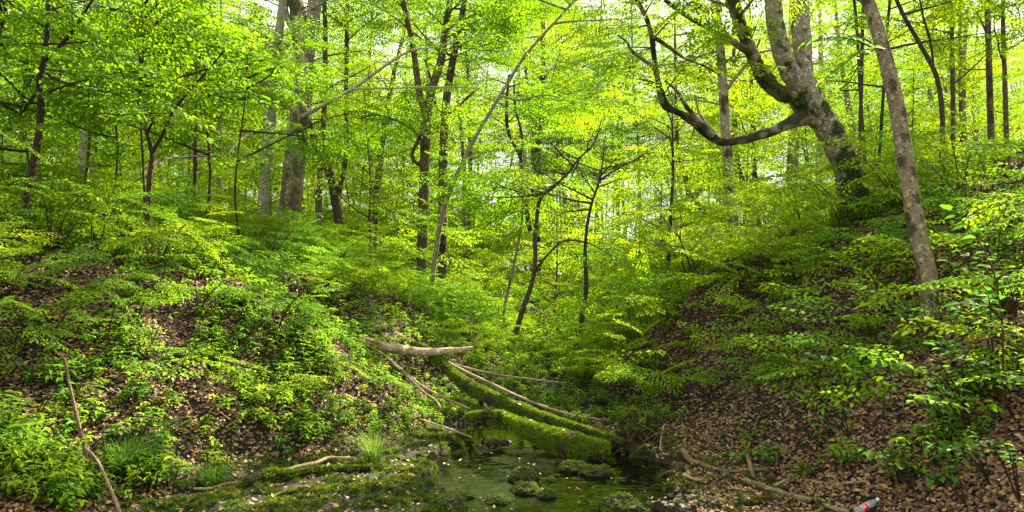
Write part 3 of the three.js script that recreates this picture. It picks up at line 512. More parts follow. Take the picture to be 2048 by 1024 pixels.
for (let k = 0; k < 14; k++) { const Z = R(37, 54), x = R(0.04, 0.33) * Z; forestTree(x, Z, { name: 'forest_tree', where: true, woodless: true, label: 'pale trunked forest tree', group: 'pale trunks in the wood', h: R(17, 23), r: R(0.1, 0.16), bark: M.barkGrey, trunkSeg: 8, trunkStep: 0.5, n: 26, t0: 0.35, t1: 1, len: [2.2, 4], taper: 0.35, elev: [0, 0.7], fans: FAN_FAR, fanScale: 1.1, gap: 0.7, shoot: 0.34, fanGap: 0.8, green: pick([GREEN.yellow, GREEN.mid]), seg: 5, sparse: 0.15 }); }
console.log('forest', made);
made = 0; tries = 0;
while (made < 100 && tries++ < 6000) {                                       // young trees of the understorey
  const Z = 17 + 34 * Math.pow(rnd(), 1.1), x = R(-0.76, 0.76) * Z, a = x / Z;
  if ((a > 0.34 && a < 0.42) || Math.abs(x - streamX(Z)) < 1.0 || !free(x, Z, 1.5)) continue;
  made++;
  forestTree(x, Z, { name: 'young_tree', label: 'young tree', group: 'young trees of the understorey', where: true, h: x > -1 && Z < 27 ? R(2.5, 4.6) : R(3.5, 8), r: R(0.025, 0.05), bark: rnd() < 0.5 ? M.barkBrown : M.barkDark, trunkSeg: 6, trunkStep: 0.4, n: 13, t0: 0.15, t1: 1, len: [1.2, 2.6], taper: 0.5, elev: [-0.05, 0.55], fans: FAN_FAR, fanScale: 0.8, gap: 0.6, shoot: 0.38, fanGap: 0.65, green: rnd() < 0.75 ? GREEN.yellow : GREEN.mid, seg: 5, sparse: 0.1 });
}
// canopy trees round the ravine whose crowns shade it; most stand beside or behind the viewer
for (const [x, Z, h, n] of [[-9, 5, 14, 10], [-7.5, -3, 14, 14], [-13, 13, 15, 10], [9.5, 4, 15, 26], [8, -4, 15, 22], [7.4, 8.2, 14, 18], [13.5, 11, 14, 14], [-3, -8, 15, 18], [4, -9, 15, 18], [-10.5, 17, 15, 14]]) {
  free(x, Z, 1);
  forestTree(x, Z, { name: 'canopy_tree', label: 'tall tree rooted high on the bank, crown spreading over the ravine', group: 'tall trees along the banks', h, r: R(0.12, 0.2), bark: M.barkGrey, trunkSeg: 10, trunkStep: 0.4, n, t0: 0.35, t1: 1, len: [2.4, 4.2], taper: 0.35, elev: [0.0, 0.7], fans: FAN_FAR, fanScale: 0.95, gap: 0.75, shoot: 0.34, fanGap: 0.8, green: GREEN.mid, seg: 5, sparse: 0.12 });
}
console.log('canopy done');

// ---------------------------------------------------------------- shrubs
function shrub(p, h, spread, o) {
  const w = beside(p.x, -p.z), root = thing(o.name ?? 'shrub', (h > 2.2 ? 'tall ' : h > 1.3 ? 'waist high ' : h > 0.7 ? 'knee high ' : h > 0.45 ? 'low ' : 'very low ') + (o.green === GREEN.yellow ? 'yellowish ' : o.green === GREEN.deep ? 'deep green ' : 'mid green ') + o.label + (w ? ' ' + w : ''), o.category ?? 'shrub', p, o.group), fans = new Copies(o.fans ?? FAN_MID, M.leaf), n = o.stems ?? Math.round(R(3, 5));
  for (let k = 0; k < n; k++) {
    const th = k / n * 6.283 + R(-0.5, 0.5), s = spread * R(0.5, 1.1), hh = h * R(0.7, 1.1), a = p.clone().add(V(R(-0.06, 0.06), -0.06, R(-0.06, 0.06)));
    const dx = Math.cos(th) * s, dz = Math.sin(th) * s, q1 = a.clone().add(V(dx * 0.25, hh * 0.5, dz * 0.25)), q2 = a.clone().add(V(dx * 0.6, hh * 0.85, dz * 0.6)), q3 = a.clone().add(V(dx, hh, dz)), r = 0.004 + 0.006 * h;
    if (o.lean) { q1.addScaledVector(o.lean, 0.25 * h); q2.addScaledVector(o.lean, 0.6 * h); q3.addScaledVector(o.lean, h); }
    part(root, 'stem', tube([a, q1, q2, q3], [r, r * 0.8, r * 0.55, r * 0.25], { seg: 5, step: h / 7, color: () => [1.2, 1.0, 0.8] }).translate(-p.x, -p.y, -p.z), M.barkDark);
    leafAlong([a, q1, q2, q3], hh * 1.2, { gap: o.gap ?? 0.2, shoot: o.shoot ?? 0.3, bare: o.bare ?? 0.3, fanGap: 0.4, fanScale: o.fanScale ?? 0.6, green: o.green ?? GREEN.mid, sparse: o.sparse ?? 0 }, null, fans, 0.005);
  }
  fans.into(root, 'foliage');
  return root;
}
// far thicket
made = 0; tries = 0;
while (made < 130 && tries++ < 6000) {
  const Z = 15 + 40 * Math.pow(rnd(), 1.2), x = R(-0.75, 0.75) * Z;
  if (Math.abs(x - streamX(Z)) < 0.6 || !free(x, Z, 0.8 + Z * 0.015)) continue;
  made++; const g = rnd();
  shrub(onGround(x, Z), Z < 24 ? R(0.7, 1.5) : R(1.2, 3.0), Z < 24 ? R(0.6, 1.0) : R(0.8, 1.5), { name: 'thicket_shrub', label: 'feathery bush in the far thicket', group: 'bushes of the far thicket', fans: Z > 24 ? FAN_FAR : FAN_MID, fanScale: Z > 24 ? 0.8 : 0.9, gap: 0.44, shoot: 0.42, sparse: 0.2, green: g < 0.6 ? GREEN.yellow : GREEN.mid, stems: 4 });
}
// bushes on the slopes nearer by
const slopeBush = (x, Z, h, s, green, name, label, group, o = {}) => shrub(onGround(x, Z), h, s, { name, label, group, green, ...o });
made = 0; tries = 0;
while (made < 100 && tries++ < 4000) {                                       // sunny slope
  const Z = R(5.6, 15), c = streamX(Z) - leftW(Z), x = c - 0.45 - R(0, 1) * Math.min(6.5, Z * 0.75 + c); if (!inView(x, Z) || x > -2.5 && Z > 7.5 && Z < 11 || !free(x, Z, 0.45)) continue;
  made++; slopeBush(x, Z, R(0.32, 0.8) + 0.02 * Math.max(0, c - x), R(0.3, 0.5), pick([GREEN.mid, GREEN.yellow, GREEN.deep]), 'slope_bush', (Z < 8 ? 'leafy bush low on the dappled slope' : 'leafy bush on the dappled slope'), 'bushes on the dappled slope', { fans: Z < 9.5 ? (rnd() < 0.35 ? FAN_BROAD : FAN_NEAR) : FAN_MID, fanScale: 0.44, gap: 0.24, sparse: 0.1, lean: V(0.2, 0, 0) });
}
made = 0; tries = 0;
while (made < 34 && tries++ < 4000) {                                       // far part of the steep bank
  const Z = R(8.6, 15), c = streamX(Z) + rightW(Z), x = c + R(-0.1, 4.5); if (!inView(x, Z) || !free(x, Z, 0.55)) continue;
  made++; slopeBush(x, Z, R(0.5, 0.9) + 0.06 * (Z - 8.6), R(0.4, 0.7), rnd() < 0.7 ? GREEN.yellow : GREEN.mid, 'bank_bush', 'airy bush on the far steep bank', 'bushes at the far end of the steep bank', { fans: rnd() < 0.4 ? FAN_BROAD : FAN_MID, fanScale: 0.68, gap: 0.46, sparse: 0.25, lean: V(-0.25, 0, 0) });
}
for (let k = 0; k < 15; k++) { const Z = R(9.1, 12.5), x = streamX(Z) + rightW(Z) + R(0.05, 1.0); slopeBush(x, Z, R(0.4, 0.85), R(0.35, 0.55), pick([GREEN.yellow, GREEN.yellow, GREEN.mid]), 'gully_bush', 'fine leaved bush behind the mossy stump', 'bushes behind the mossy stump', { fans: rnd() < 0.5 ? FAN_BROAD : FAN_MID, fanScale: 0.6, gap: 0.4, sparse: 0.2, lean: V(-0.2, 0, 0) }); }
for (const [x, Z] of [[4.4, 9.2], [5.2, 9.3], [5.7, 10.2], [4.1, 9.9]]) slopeBush(x, Z, R(0.7, 1.0), 0.6, GREEN.yellow, 'foot_bush', 'bush hiding the foot of the bent tree', 'bushes at the foot of the bent tree', { fans: FAN_BROAD, fanScale: 0.6, gap: 0.4, sparse: 0.1, lean: V(-0.25, 0, 0) });
made = 0; tries = 0;
while (made < 40 && tries++ < 4000) {                                       // shaded near part of the steep bank
  const Z = R(4.6, 8.6), c = streamX(Z) + rightW(Z), x = c + R(0.7, 3.4); if (!inView(x, Z) || !free(x, Z, 0.45)) continue;
  made++; slopeBush(x, Z, R(0.25, 0.55), R(0.3, 0.5), pick([GREEN.mid, GREEN.yellow, GREEN.deep]), 'shade_bush', 'broad leaved bush on the shaded litter bank', 'bushes on the shaded bank', { fans: FAN_BROAD, fanScale: 0.5, gap: 0.34, shoot: 0.4, sparse: 0.15, lean: V(-0.3, 0, 0) });
}
made = 0; tries = 0;
while (made < 60 && tries++ < 3000) {                                       // hem of the wood far off
  const Z = R(36, 70), x = R(-0.76, 0.76) * Z; if (!free(x, Z, 1.6)) continue;
  made++; shrub(onGround(x, Z), R(2.2, 4.2), R(1.4, 2.4), { name: 'distant_bush', label: 'bush far off among the trunks', group: 'bushes far off among the trunks', fans: FAN_FAR, fanScale: 1.15, gap: 0.6, shoot: 0.4, bare: 0.1, green: GREEN.yellow, stems: 4 });
}
console.log('shrubs done');

// ---------------------------------------------------------------- ground cover, litter, moss
{
  const c = new Copies(HERBS, M.leaf);
  for (let k = 0; k < 34000; k++) {
    const Z = 4.4 + 29 * Math.pow(rnd(), 1.6), x = R(-0.78, 0.78) * Z, d = x - streamX(Z), l = -d - leftW(Z), r = d - rightW(Z);
    if (l < 0.05 && r < 0.05 && (Z < 8.3 || waterEdge(x, Z) > -0.12 && Z < 9.8)) continue;
    const nz = N2(x * 0.7, Z * 0.7) + 0.5 * N2(x * 2.1 + 9, Z * 2.1);
    let dens = l > 0 ? 0.3 + 0.4 * nz + 0.22 * smooth(7, 9, Z) : r > 0 ? (Z < 9.2 ? -0.05 + 0.42 * nz + 0.12 * smooth(1, 2.5, r) : 0.55 + 0.3 * nz) : 0.75;
    if (l > 0 && Z > 6.6 && Z < 11 && x > -3) dens = 0.95;
    if (rnd() > dens) continue;
    const p = onGround(x, Z, -0.01), th = rnd() * 6.283;
    c.add(p, V(Math.cos(th), R(-0.1, 0.1), Math.sin(th)), V(r > 0 ? -0.25 : l > 0 ? 0.25 : 0, 1, 0), (Math.abs(x) < 1.8 && Z > 6.8 && Z < 10.5 ? 0.75 : Z > 13 ? 1.6 : 1) * R(0.6, 1.15), tint(pick([GREEN.mid, GREEN.mid, GREEN.yellow, GREEN.deep])));
  }
  for (const o of c.into(scene, 'undergrowth')) tag(o, 'low leafy woodland plants covering the banks of the ravine', 'undergrowth', null, 'stuff');
}
const bottleAt = G(1735, 1030);
function dryLeaf() { const a = fresh(), U = UP.clone(), F = V(1, 0, 0); leafInto(a, V(-0.5, 0, 0), F, U, 1, R(0.5, 0.75), [1, 1, 1], true, R(-0.5, 0.5), R(-0.3, 0.4)); for (let i = 0; i < a.pos.length; i += 3) a.pos[i + 1] += 0.12 * N2(a.pos[i] * 2 + seed % 13, a.pos[i + 2] * 3); return geoOf(a); }
const DRY = [0, 1, 2, 3, 4].map(dryLeaf);
{
  const c = new Copies(DRY, M.litter), tones = [[0.3, 0.17, 0.08], [0.24, 0.125, 0.06], [0.36, 0.23, 0.12], [0.17, 0.09, 0.045], [0.2, 0.12, 0.07], [0.26, 0.15, 0.07], [0.33, 0.24, 0.14], [0.13, 0.075, 0.04], [0.15, 0.08, 0.05], [0.38, 0.22, 0.04]];
  for (let k = 0; k < 270000; k++) {
    const Z = 3.4 + 12 * Math.pow(rnd(), 1.4), x = R(-0.86, 0.86) * Z, d = x - streamX(Z), l = -d - leftW(Z), r = d - rightW(Z), w = waterEdge(x, Z);
    if (w > -0.02 && Z < 9.8) { if (rnd() < 0.007) { const q = rnd() * 6.283; c.add(V(x, 0.008, -Z), V(Math.cos(q), 0, Math.sin(q)), UP, R(0.025, 0.05), pick(tones).map((v) => v * 1.2)); } continue; }
    const floor = l < 0 && r < 0;
    if (Math.hypot(x - bottleAt.x, Z + bottleAt.z) < 0.07) continue;
    if (rnd() > (floor ? (r > -0.9 && Z < 9 ? 0.45 : 0.05) : 1)) continue;
    const th = rnd() * 6.283, s = R(0.024, 0.055), e = 0.03, nx = (H(x - e, -Z) - H(x + e, -Z)) / (2 * e), nz = (H(x, -Z - e) - H(x, -Z + e)) / (2 * e), t = pick(tones), k2 = R(0.6, 1.25);
    c.add(onGround(x, Z, R(0.004, 0.03)), V(Math.cos(th), R(-0.5, 0.5), Math.sin(th)), V(nx + R(-0.5, 0.5), 1, nz + R(-0.5, 0.5)), s, [t[0] * k2, t[1] * k2, t[2] * k2]);
  }
  for (const o of c.into(scene, 'leaf_litter')) tag(o, 'curled brown fallen leaves strewn over the banks', 'leaf litter', null, 'stuff');
}
{
  const gs = [0, 1, 2].map((i) => { const g = new THREE.IcosahedronGeometry(1, 0), p = g.attributes.position; for (let k = 0; k < p.count; k++) { const n = 1 + 0.35 * N3(p.getX(k) + i * 7, p.getY(k), p.getZ(k)); p.setXYZ(k, p.getX(k) * n, p.getY(k) * n * 0.55, p.getZ(k) * n * 0.8); } g.computeVertexNormals(); g.setAttribute('color', new THREE.Float32BufferAttribute(new Float32Array(p.count * 3).fill(1), 3)); return g; });
  const c = new Copies(gs, M.litter);
  for (let k = 0; k < 16000; k++) {
    const Z = R(3.8, 10.5), x = R(-3.4, 2.4), d = x - streamX(Z); if (d < -leftW(Z) || d > rightW(Z) || waterEdge(x, Z) > 0.12 || rnd() > 0.45 + 0.6 * N2(x * 2, Z * 2 + 30) + 0.4 * smooth(-0.1, 0.2, waterEdge(x, Z))) continue;
    const th = rnd() * 6.283, t = R(0.05, 0.26); c.add(onGround(x, Z, 0.001), V(Math.cos(th), R(-0.2, 0.2), Math.sin(th)), V(R(-0.3, 0.3), 1, R(-0.3, 0.3)), 0.004 + 0.014 * Math.pow(rnd(), 2), [t, t * 0.88, t * 0.68]);
  }
  for (const o of c.into(scene, 'gravel')) tag(o, 'small dull brown gravel on the stream bed and flat', 'gravel', null, 'stuff');
}
function tuft(n, h, spread, wide) { const a = fresh(); for (let i = 0; i < n; i++) { const th = rnd() * 6.283, s = R(0, spread), b = V(Math.cos(th) * s, -0.15 * h, Math.sin(th) * s), q = rnd() * 6.283, f = V(Math.cos(q) * 0.6, R(0.5, 1), Math.sin(q) * 0.6).normalize(), u = V(-f.y, f.x, R(-0.4, 0.4)).normalize(); u.addScaledVector(f, -u.dot(f)).normalize(); const k = R(0.6, 1.35); leafInto(a, b, f, u, h * R(0.6, 1.2), h * wide, [k, k, k], false, R(0, 0.3), 0.1); } return geoOf(a); }
const TUFTS = [tuft(14, 0.02, 0.022, 0.3), tuft(14, 0.025, 0.022, 0.26)];
const MOSS = [0.1, 0.155, 0.012];
{
  const c = new Copies(TUFTS, M.mossTuft);
  for (let k = 0; k < 90000; k++) {
    const Z = R(4.3, 8.2), x = R(-3.4, 2.4), d = x - streamX(Z);
    if (d < -leftW(Z) - 0.1 || d > rightW(Z) || waterEdge(x, Z) > 0.04) continue;
    const m = mossMask(x, Z); if (m < (x > 0.4 ? 0.25 : -0.05) + R(-0.12, 0.12)) continue;
    const th = rnd() * 6.283; c.add(onGround(x, Z), V(Math.cos(th), 0, Math.sin(th)), UP, R(0.7, 1.3), tint(m > 0.45 ? [0.15, 0.18, 0.012] : MOSS, 0.25));
  }
  for (const o of c.into(scene, 'ground_moss')) tag(o, 'green moss cushions on the flat stream bank', 'moss', null, 'stuff');
}
{
  const stick = () => { const a = fresh(); let p = V(0, 0, 0), d = V(1, 0, 0); for (let i = 0; i < 4; i++) { d.add(V(0, R(-0.12, 0.12), R(-0.3, 0.3))).normalize(); const q = p.clone().addScaledVector(d, 0.25); stickInto(a, p, q, 0.012 - i * 0.002, 0.01 - i * 0.002, [1, 1, 1]); if (i === 1 || i === 2) stickInto(a, q, q.clone().add(V(0.15, R(0, 0.05), R(-0.2, 0.2))), 0.006, 0.003, [1, 1, 1]); p = q; } return geoOf(a); };
  const c = new Copies([stick(), stick(), stick()], M.litter);
  for (let k = 0; k < 2600; k++) {
    const Z = 3.8 + 10 * Math.pow(rnd(), 1.3), x = R(-0.8, 0.8) * Z; if (Z < 9.8 && x - streamX(Z) > -leftW(Z) && x - streamX(Z) < rightW(Z) || rnd() > 0.5 + 0.8 * N2(x, Z)) continue;
    const th = rnd() * 6.283, t = R(0.04, 0.14), e = 0.05, f = V(Math.cos(th), 0, Math.sin(th)); f.y = (H(x + f.x * e, -Z + f.z * e) - H(x, -Z)) / e;
    c.add(onGround(x, Z, 0.02), f, V(R(-0.3, 0.3), 1, R(-0.3, 0.3)), R(0.15, 0.55), [t, t * 0.82, t * 0.64]);
  }
  for (const o of c.into(scene, 'twig_litter')) tag(o, 'small dead twigs strewn over the leaf litter', 'twigs', null, 'stuff');
}
console.log('cover done');

// ---------------------------------------------------------------- fallen logs and branches
const mossCoat = (p, n) => { const k = 0.8 + 0.3 * N3(p.x * 5, p.y * 5, p.z * 5), bare = smooth(0.28, 0.4, N3(p.x * 3.1, p.y * 3.1, p.z * 3.1 + 5) * 0.9 + 0.25 * N3(p.x * 13, p.y * 13, p.z * 13) - 0.25 * n.y); return blend([0.2 * k, 0.27 * k, 0.025], [0.24, 0.17, 0.11], bare); };
// short hanging moss over a tube's surface
function mossOver(parent, geo, density, scale, keep) {
  const c = new Copies(TUFTS, M.mossTuft), p = geo.attributes.position, nr = geo.attributes.normal, col = geo.attributes.color, ix = geo.index.array, a = V(0, 0, 0), b = V(0, 0, 0), d = V(0, 0, 0), n = V(0, 0, 0);
  for (let t = 0; t < ix.length; t += 3) {
    a.fromBufferAttribute(p, ix[t]); b.fromBufferAttribute(p, ix[t + 1]); d.fromBufferAttribute(p, ix[t + 2]); n.fromBufferAttribute(nr, ix[t]);
    const area = b.clone().sub(a).cross(d.clone().sub(a)).length() / 2; let m = area * density; m = Math.floor(m) + (rnd() < m % 1 ? 1 : 0);
    if (col.getY(ix[t]) < col.getX(ix[t]) || (keep && !keep(a, n))) continue;
    for (let k = 0; k < m; k++) {
      let u = rnd(), v = rnd(); if (u + v > 1) { u = 1 - u; v = 1 - v; }
      const q = a.clone().addScaledVector(b.clone().sub(a), u).addScaledVector(d.clone().sub(a), v).add(parent.position), up = n.clone().add(V(0, -0.55 * (1 - Math.abs(n.y)), 0)).add(V(R(-0.3, 0.3), R(-0.3, 0.3), R(-0.3, 0.3))).normalize();
      const f = V(0, 0, 0).crossVectors(up, V(R(-1, 1), R(-1, 1), R(-1, 1))).normalize();
      c.add(q, f, up, scale * R(0.7, 1.3), tint([0.16, 0.24, 0.008], 0.35));
    }
  }
  c.into(parent, 'moss');
  if (!keep) { const l = new Copies(DRY, M.litter); for (let i = 0; i < p.count; i++) if (nr.getY(i) > 0.55 && rnd() < 0.012) { const q = rnd() * 6.283, t = pick([[0.36, 0.22, 0.11], [0.3, 0.17, 0.08], [0.42, 0.3, 0.16]]); l.add(V(p.getX(i), p.getY(i) + 0.022, p.getZ(i)).add(parent.position), V(Math.cos(q), R(-0.3, 0.3), Math.sin(q)), V(R(-0.4, 0.4), 1, R(-0.4, 0.4)), R(0.03, 0.05), t); } l.into(parent, 'stuck_leaves'); }
}
for (const o of bent.children.slice(0, 6)) if (o.isMesh && !o.isInstancedMesh) mossOver(bent, o.geometry, 1100, 0.7, () => true);
function fallen(name, label, category, pts, radii, m, o = {}) {
  const base = pts[0].clone(), root = thing(name, label, category, base, o.group), geo = tube(pts, radii, { seg: o.seg ?? 10, step: o.step ?? 0.05, rough: o.rough ?? 0.1, color: o.color, endColor: o.endColor }).translate(-base.x, -base.y, -base.z);
  part(root, o.part ?? 'wood', geo, m);
  for (const [path, r] of o.twigs ?? []) part(root, 'twig', tube(path, radiiOf(path, r, r * 0.4), { seg: 6, step: 0.05, rough: 0.1, color: o.color }).translate(-base.x, -base.y, -base.z), m);
  if (o.moss) mossOver(root, geo, o.moss, o.mossScale ?? 1.3);
  return root;
}
const Q = (...l) => l.map(([x, y, d]) => P(x, y, d));                     // [pixel x, pixel y, depth]
const W = (list, d) => list.map((w, i) => w / 2 * (Array.isArray(d) ? mix(d[0], d[1], i / (list.length - 1)) : d) / FOCAL);
fallen('mossy_log', 'upper moss covered log slanting down across the stream', 'log', Q([824, 688, 9.75], [852, 700, 9.6], [878, 719, 9.4], [901, 744, 9.15], [925, 764, 8.9], [991, 799, 8.4], [1048, 821, 8.05], [1104, 841, 7.7], [1161, 858, 7.4], [1246, 883, 7.05]), W([14, 19, 20, 22, 25, 27, 25, 22, 18, 9], [10.3, 7.1]), M.moss, { seg: 24, step: 0.03, rough: 0.16, color: mossCoat, moss: 4200, mossScale: 0.62, twigs: [[Q([962, 800, 8.6], [965, 815, 8.6], [968, 832, 8.6]), 0.03]] });
fallen('shaggy_log', 'thick shaggy moss covered log lying low over the pool', 'log', Q([935, 836, 8.2], [991, 831, 8.0], [1034, 850, 7.6], [1076, 868, 7.3], [1119, 884, 7.1], [1161, 897, 6.95], [1210, 905, 6.8]), W([20, 20, 28, 40, 50, 52, 40], [8.2, 6.8]), M.moss, { seg: 28, step: 0.03, rough: 0.16, color: mossCoat, moss: 4200, mossScale: 0.85 });
fallen('mossy_branch', 'short mossy branch propped under the upper log', 'branch', Q([910, 800, 8.7], [940, 812, 8.5], [964, 826, 8.3], [980, 842, 8.05], [1000, 854, 7.9]), W([8, 11, 13, 14, 10], 9), M.moss, { seg: 12, step: 0.03, color: mossCoat, moss: 2000, mossScale: 0.9 });
fallen('dark_mossy_stick', 'dark mossy stick crossing the propped branch', 'branch', Q([898, 840, 8.6], [922, 832, 8.5], [945, 823, 8.4], [968, 815, 8.35]), W([5, 8, 9, 7], 9), M.moss, { seg: 10, step: 0.03, color: mossCoat, moss: 1500, mossScale: 0.8 });
const pale = (p) => { const k = 0.85 + 0.2 * N3(p.x * 6, p.y * 6, p.z * 6), s = smooth(0.2, 0.5, N3(p.x * 3, p.y * 9, p.z * 3 + 2)); return [k * mix(1.6, 0.8, s), k * mix(1.55, 0.78, s), k * mix(1.42, 0.66, s)]; };
fallen('pale_log', 'smooth pale dead log resting across the upper mossy log', 'log', Q([686, 676, 8.8], [720, 683, 8.9], [760, 692, 9.05], [800, 699, 9.2], [850, 704, 9.38], [900, 702, 9.42], [946, 696, 9.45]), W([9, 15, 18, 20, 18, 14, 8], 9.3), M.deadwood, { seg: 16, step: 0.04, color: pale, rough: 0.14, twigs: [[Q([716, 676, 8.85], [740, 681, 8.95], [770, 692, 9.05]), 0.045]] });
const dry = (p) => { const k = 1.15 + 0.3 * N3(p.x * 5, p.y * 5, p.z * 5); return [k, k * 0.9, k * 0.74]; };
const br = (name, label, pts, w0, w1, d, o = {}) => fallen(name, label, 'branch', pts, radiiOf(pts, w0 / 2 * d / FOCAL, w1 / 2 * d / FOCAL), o.m ?? M.deadwood, { color: o.color ?? dry, seg: 8, ...o });
br('dry_branch', 'long straight dry branch reaching from the pale log to the far stream edge', Q([868, 708, 9.6], [915, 736, 9.3], [970, 762, 9.05], [1030, 790, 8.8], [1090, 814, 8.6], [1150, 831, 8.45], [1222, 842, 8.3]), 8, 4, 9.5);
br('dry_branch', 'thin dry forked branch running level behind the long straight one', Q([905, 728, 9.5], [950, 740, 9.45], [1000, 750, 9.4], [1070, 759, 9.4], [1128, 766, 9.4]), 5, 2.5, 10, { twigs: [[Q([968, 744, 9.43], [1000, 744, 9.4], [1026, 738, 9.4]), 0.009]] });
br('dry_branch', 'slim dry branch slanting through the herbs down to the mossy branches', Q([752, 700, 9.6], [782, 722, 9.4], [815, 750, 9.1], [850, 776, 8.9], [892, 797, 8.7], [946, 820, 8.4]), 6, 5, 9.6);
br('dry_branch', 'thin curved dry stick beside the slim slanting branch', Q([784, 726, 9.3], [822, 760, 9.0], [852, 788, 8.75], [872, 802, 8.6], [884, 822, 8.5]), 4, 4, 9.4);
br('dry_branch', 'thin pale stick poking from the herbs toward the pool', Q([818, 832, 7.9], [860, 845, 7.8], [900, 858, 7.75], [942, 874, 7.7]), 4, 3, 8.6);
const charred = (p) => { const k = 0.35 + 0.12 * N3(p.x * 8, p.y * 8, p.z * 8); return [k, k * 0.95, k * 0.92]; };
{
  const pts = [[692, 716], [735, 735], [775, 762], [806, 782], [822, 790]].map(([x, y]) => P(x, y, 8.4));
  fallen('dark_log', 'dark furrowed rotting log half hidden in herbs beneath the pale log', 'log', pts, W([16, 22, 24, 26, 24], 8.4), M.barkDark, { seg: 16, step: 0.04, rough: 0.16, color: () => [1.2, 1.15, 1.15] });
}
// sticks that lie on the ground: pixel path -> ground points
const lay = (list, w, o = {}) => { const pts = list.map(([x, y]) => G(x, y)), d = -pts[0].z, r = w / 2 * d / FOCAL; pts.forEach((p, i) => { p.y += r * 0.8 + (o.raise?.[i] ?? 0); }); return [pts, radiiOf(pts, r, r * (o.end ?? 0.7))]; };
const ground = (name, label, list, w, o = {}) => { const [p, r] = lay(list, w, o); return fallen(name, label, o.category ?? 'branch', p, r, o.m ?? M.deadwood, { color: dry, seg: 8, ...o }); };
const lichen = (p) => { const m = smooth(0.0, 0.3, N3(p.x * 7, p.y * 7, p.z * 7)); return blend([0.95, 0.86, 0.66], [0.5, 0.55, 0.3], m); };
ground('bare_stick', 'greenish pale peeled stick lying beside the white pebbles', [[1488, 968], [1520, 978], [1550, 988], [1590, 1000], [1624, 1012]], 13, { color: lichen });
ground('bare_stick', 'brown wavy stick lying on litter uphill of the plastic bottle', [[1546, 976], [1575, 972], [1602, 965], [1640, 972], [1670, 976], [1738, 972]], 8);
ground('bare_stick', 'split brown branch curving along the foot of the litter slope', [[1366, 912], [1384, 928], [1410, 940], [1450, 948], [1500, 948], [1582, 942]], 12, { color: (p) => { const k = 0.6 + 0.2 * N3(p.x * 9, p.y * 9, p.z * 9); return [k, k * 0.8, k * 0.58]; } });
ground('bare_stick', 'upright crooked pale stick leaning among seedlings at the slope foot', [[1508, 966], [1500, 945], [1494, 925], [1500, 900], [1488, 872]], 9, { color: lichen, raise: [0, 0.05, 0.08, 0.06, 0] });
ground('bare_stick', 'short cut pale stick end near the plastic bottle', [[1652, 1018], [1675, 1024], [1700, 1032]], 10, { end: 1 });
ground('bare_stick', 'broken brown stick pointing into the stream', [[1314, 966], [1334, 952], [1356, 946]], 9, { color: () => [0.45, 0.32, 0.24] });
ground('bare_stick', 'short pale stick beside a round stone', [[1368, 956], [1390, 964], [1416, 972]], 8);
ground('bare_stick', 'thin arched twig by the mossy stump', [[1320, 902], [1324, 888], [1338, 872], [1356, 866]], 4, { raise: [0, 0.1, 0.1, 0] });
ground('bare_stick', 'crooked twig on the litter above the split branch', [[1412, 866], [1420, 884], [1432, 894], [1444, 904]], 4);
ground('bare_stick', 'dark twig lying level behind the stump twigs', [[1346, 856], [1370, 872], [1396, 878], [1414, 877]], 6, { color: () => [0.5, 0.4, 0.32] });
ground('bare_stick', 'long dim pole sliding down the shaded bank', [[1868, 842], [1828, 880], [1790, 920], [1735, 958]], 13, { color: () => [0.62, 0.55, 0.36], end: 0.6 });
ground('bare_stick', 'dark leaning stick by low broad leaves near the bottle', [[1782, 1030], [1800, 1002], [1818, 980], [1838, 950]], 9, { color: () => [0.3, 0.22, 0.17] });
ground('bare_stick', 'old stick lying straight up the middle of the litter slope', [[1556, 800], [1566, 778], [1574, 752]], 7, { color: () => [0.5, 0.42, 0.33] });
ground('bare_stick', 'mossy branch slanting along the upper litter slope', [[1455, 800], [1490, 772], [1530, 745]], 9, { color: () => [0.4, 0.4, 0.22] });
ground('bleached_stick', 'forked bleached stick lying over the moss in sunlight', [[566, 956], [600, 952], [632, 944], [658, 932], [684, 930], [708, 928]], 10, { raise: [0.03, 0.05, 0.06, 0.05, 0.03, 0.02] });
ground('dark_bark', 'dark purple slab of bark under the bleached stick', [[562, 956], [585, 950], [604, 946]], 12, { m: M.barkDark, color: () => [0.9, 0.75, 0.85] });
ground('mossy_stick', 'mossy rotten stick along the edge of the moss flat', [[492, 972], [540, 966], [580, 960], [640, 948], [700, 946], [742, 944]], 20, { m: M.moss, color: mossCoat, moss: 1800, mossScale: 1 });
ground('thin_stick', 'thin grey stick lying at the foot of the grass tuft', [[386, 986], [420, 980], [450, 974], [505, 970]], 6);
{
  const a = Q([246, 1040, 4.55], [226, 990, 4.65], [202, 934, 4.75], [188, 912, 4.8], [168, 893, 4.85]);
  br('leaning_stick', 'bare pale dead stick propped against the brushy slope', a, 7, 4, 4.7, { color: () => [0.95, 0.82, 0.72] });
  const b = [...Q([170, 905, 5.0], [160, 860, 5.0], [146, 800, 5.05], [134, 745, 5.1], [128, 715, 5.1])]; b.unshift(b[0].clone().setY(H(b[0].x, b[0].z) - 0.05));
  br('leaning_stick', 'reddish brown peeling dead stem standing on the brushy slope', b, 8, 5, 5, { color: () => [0.5, 0.36, 0.28] });
}
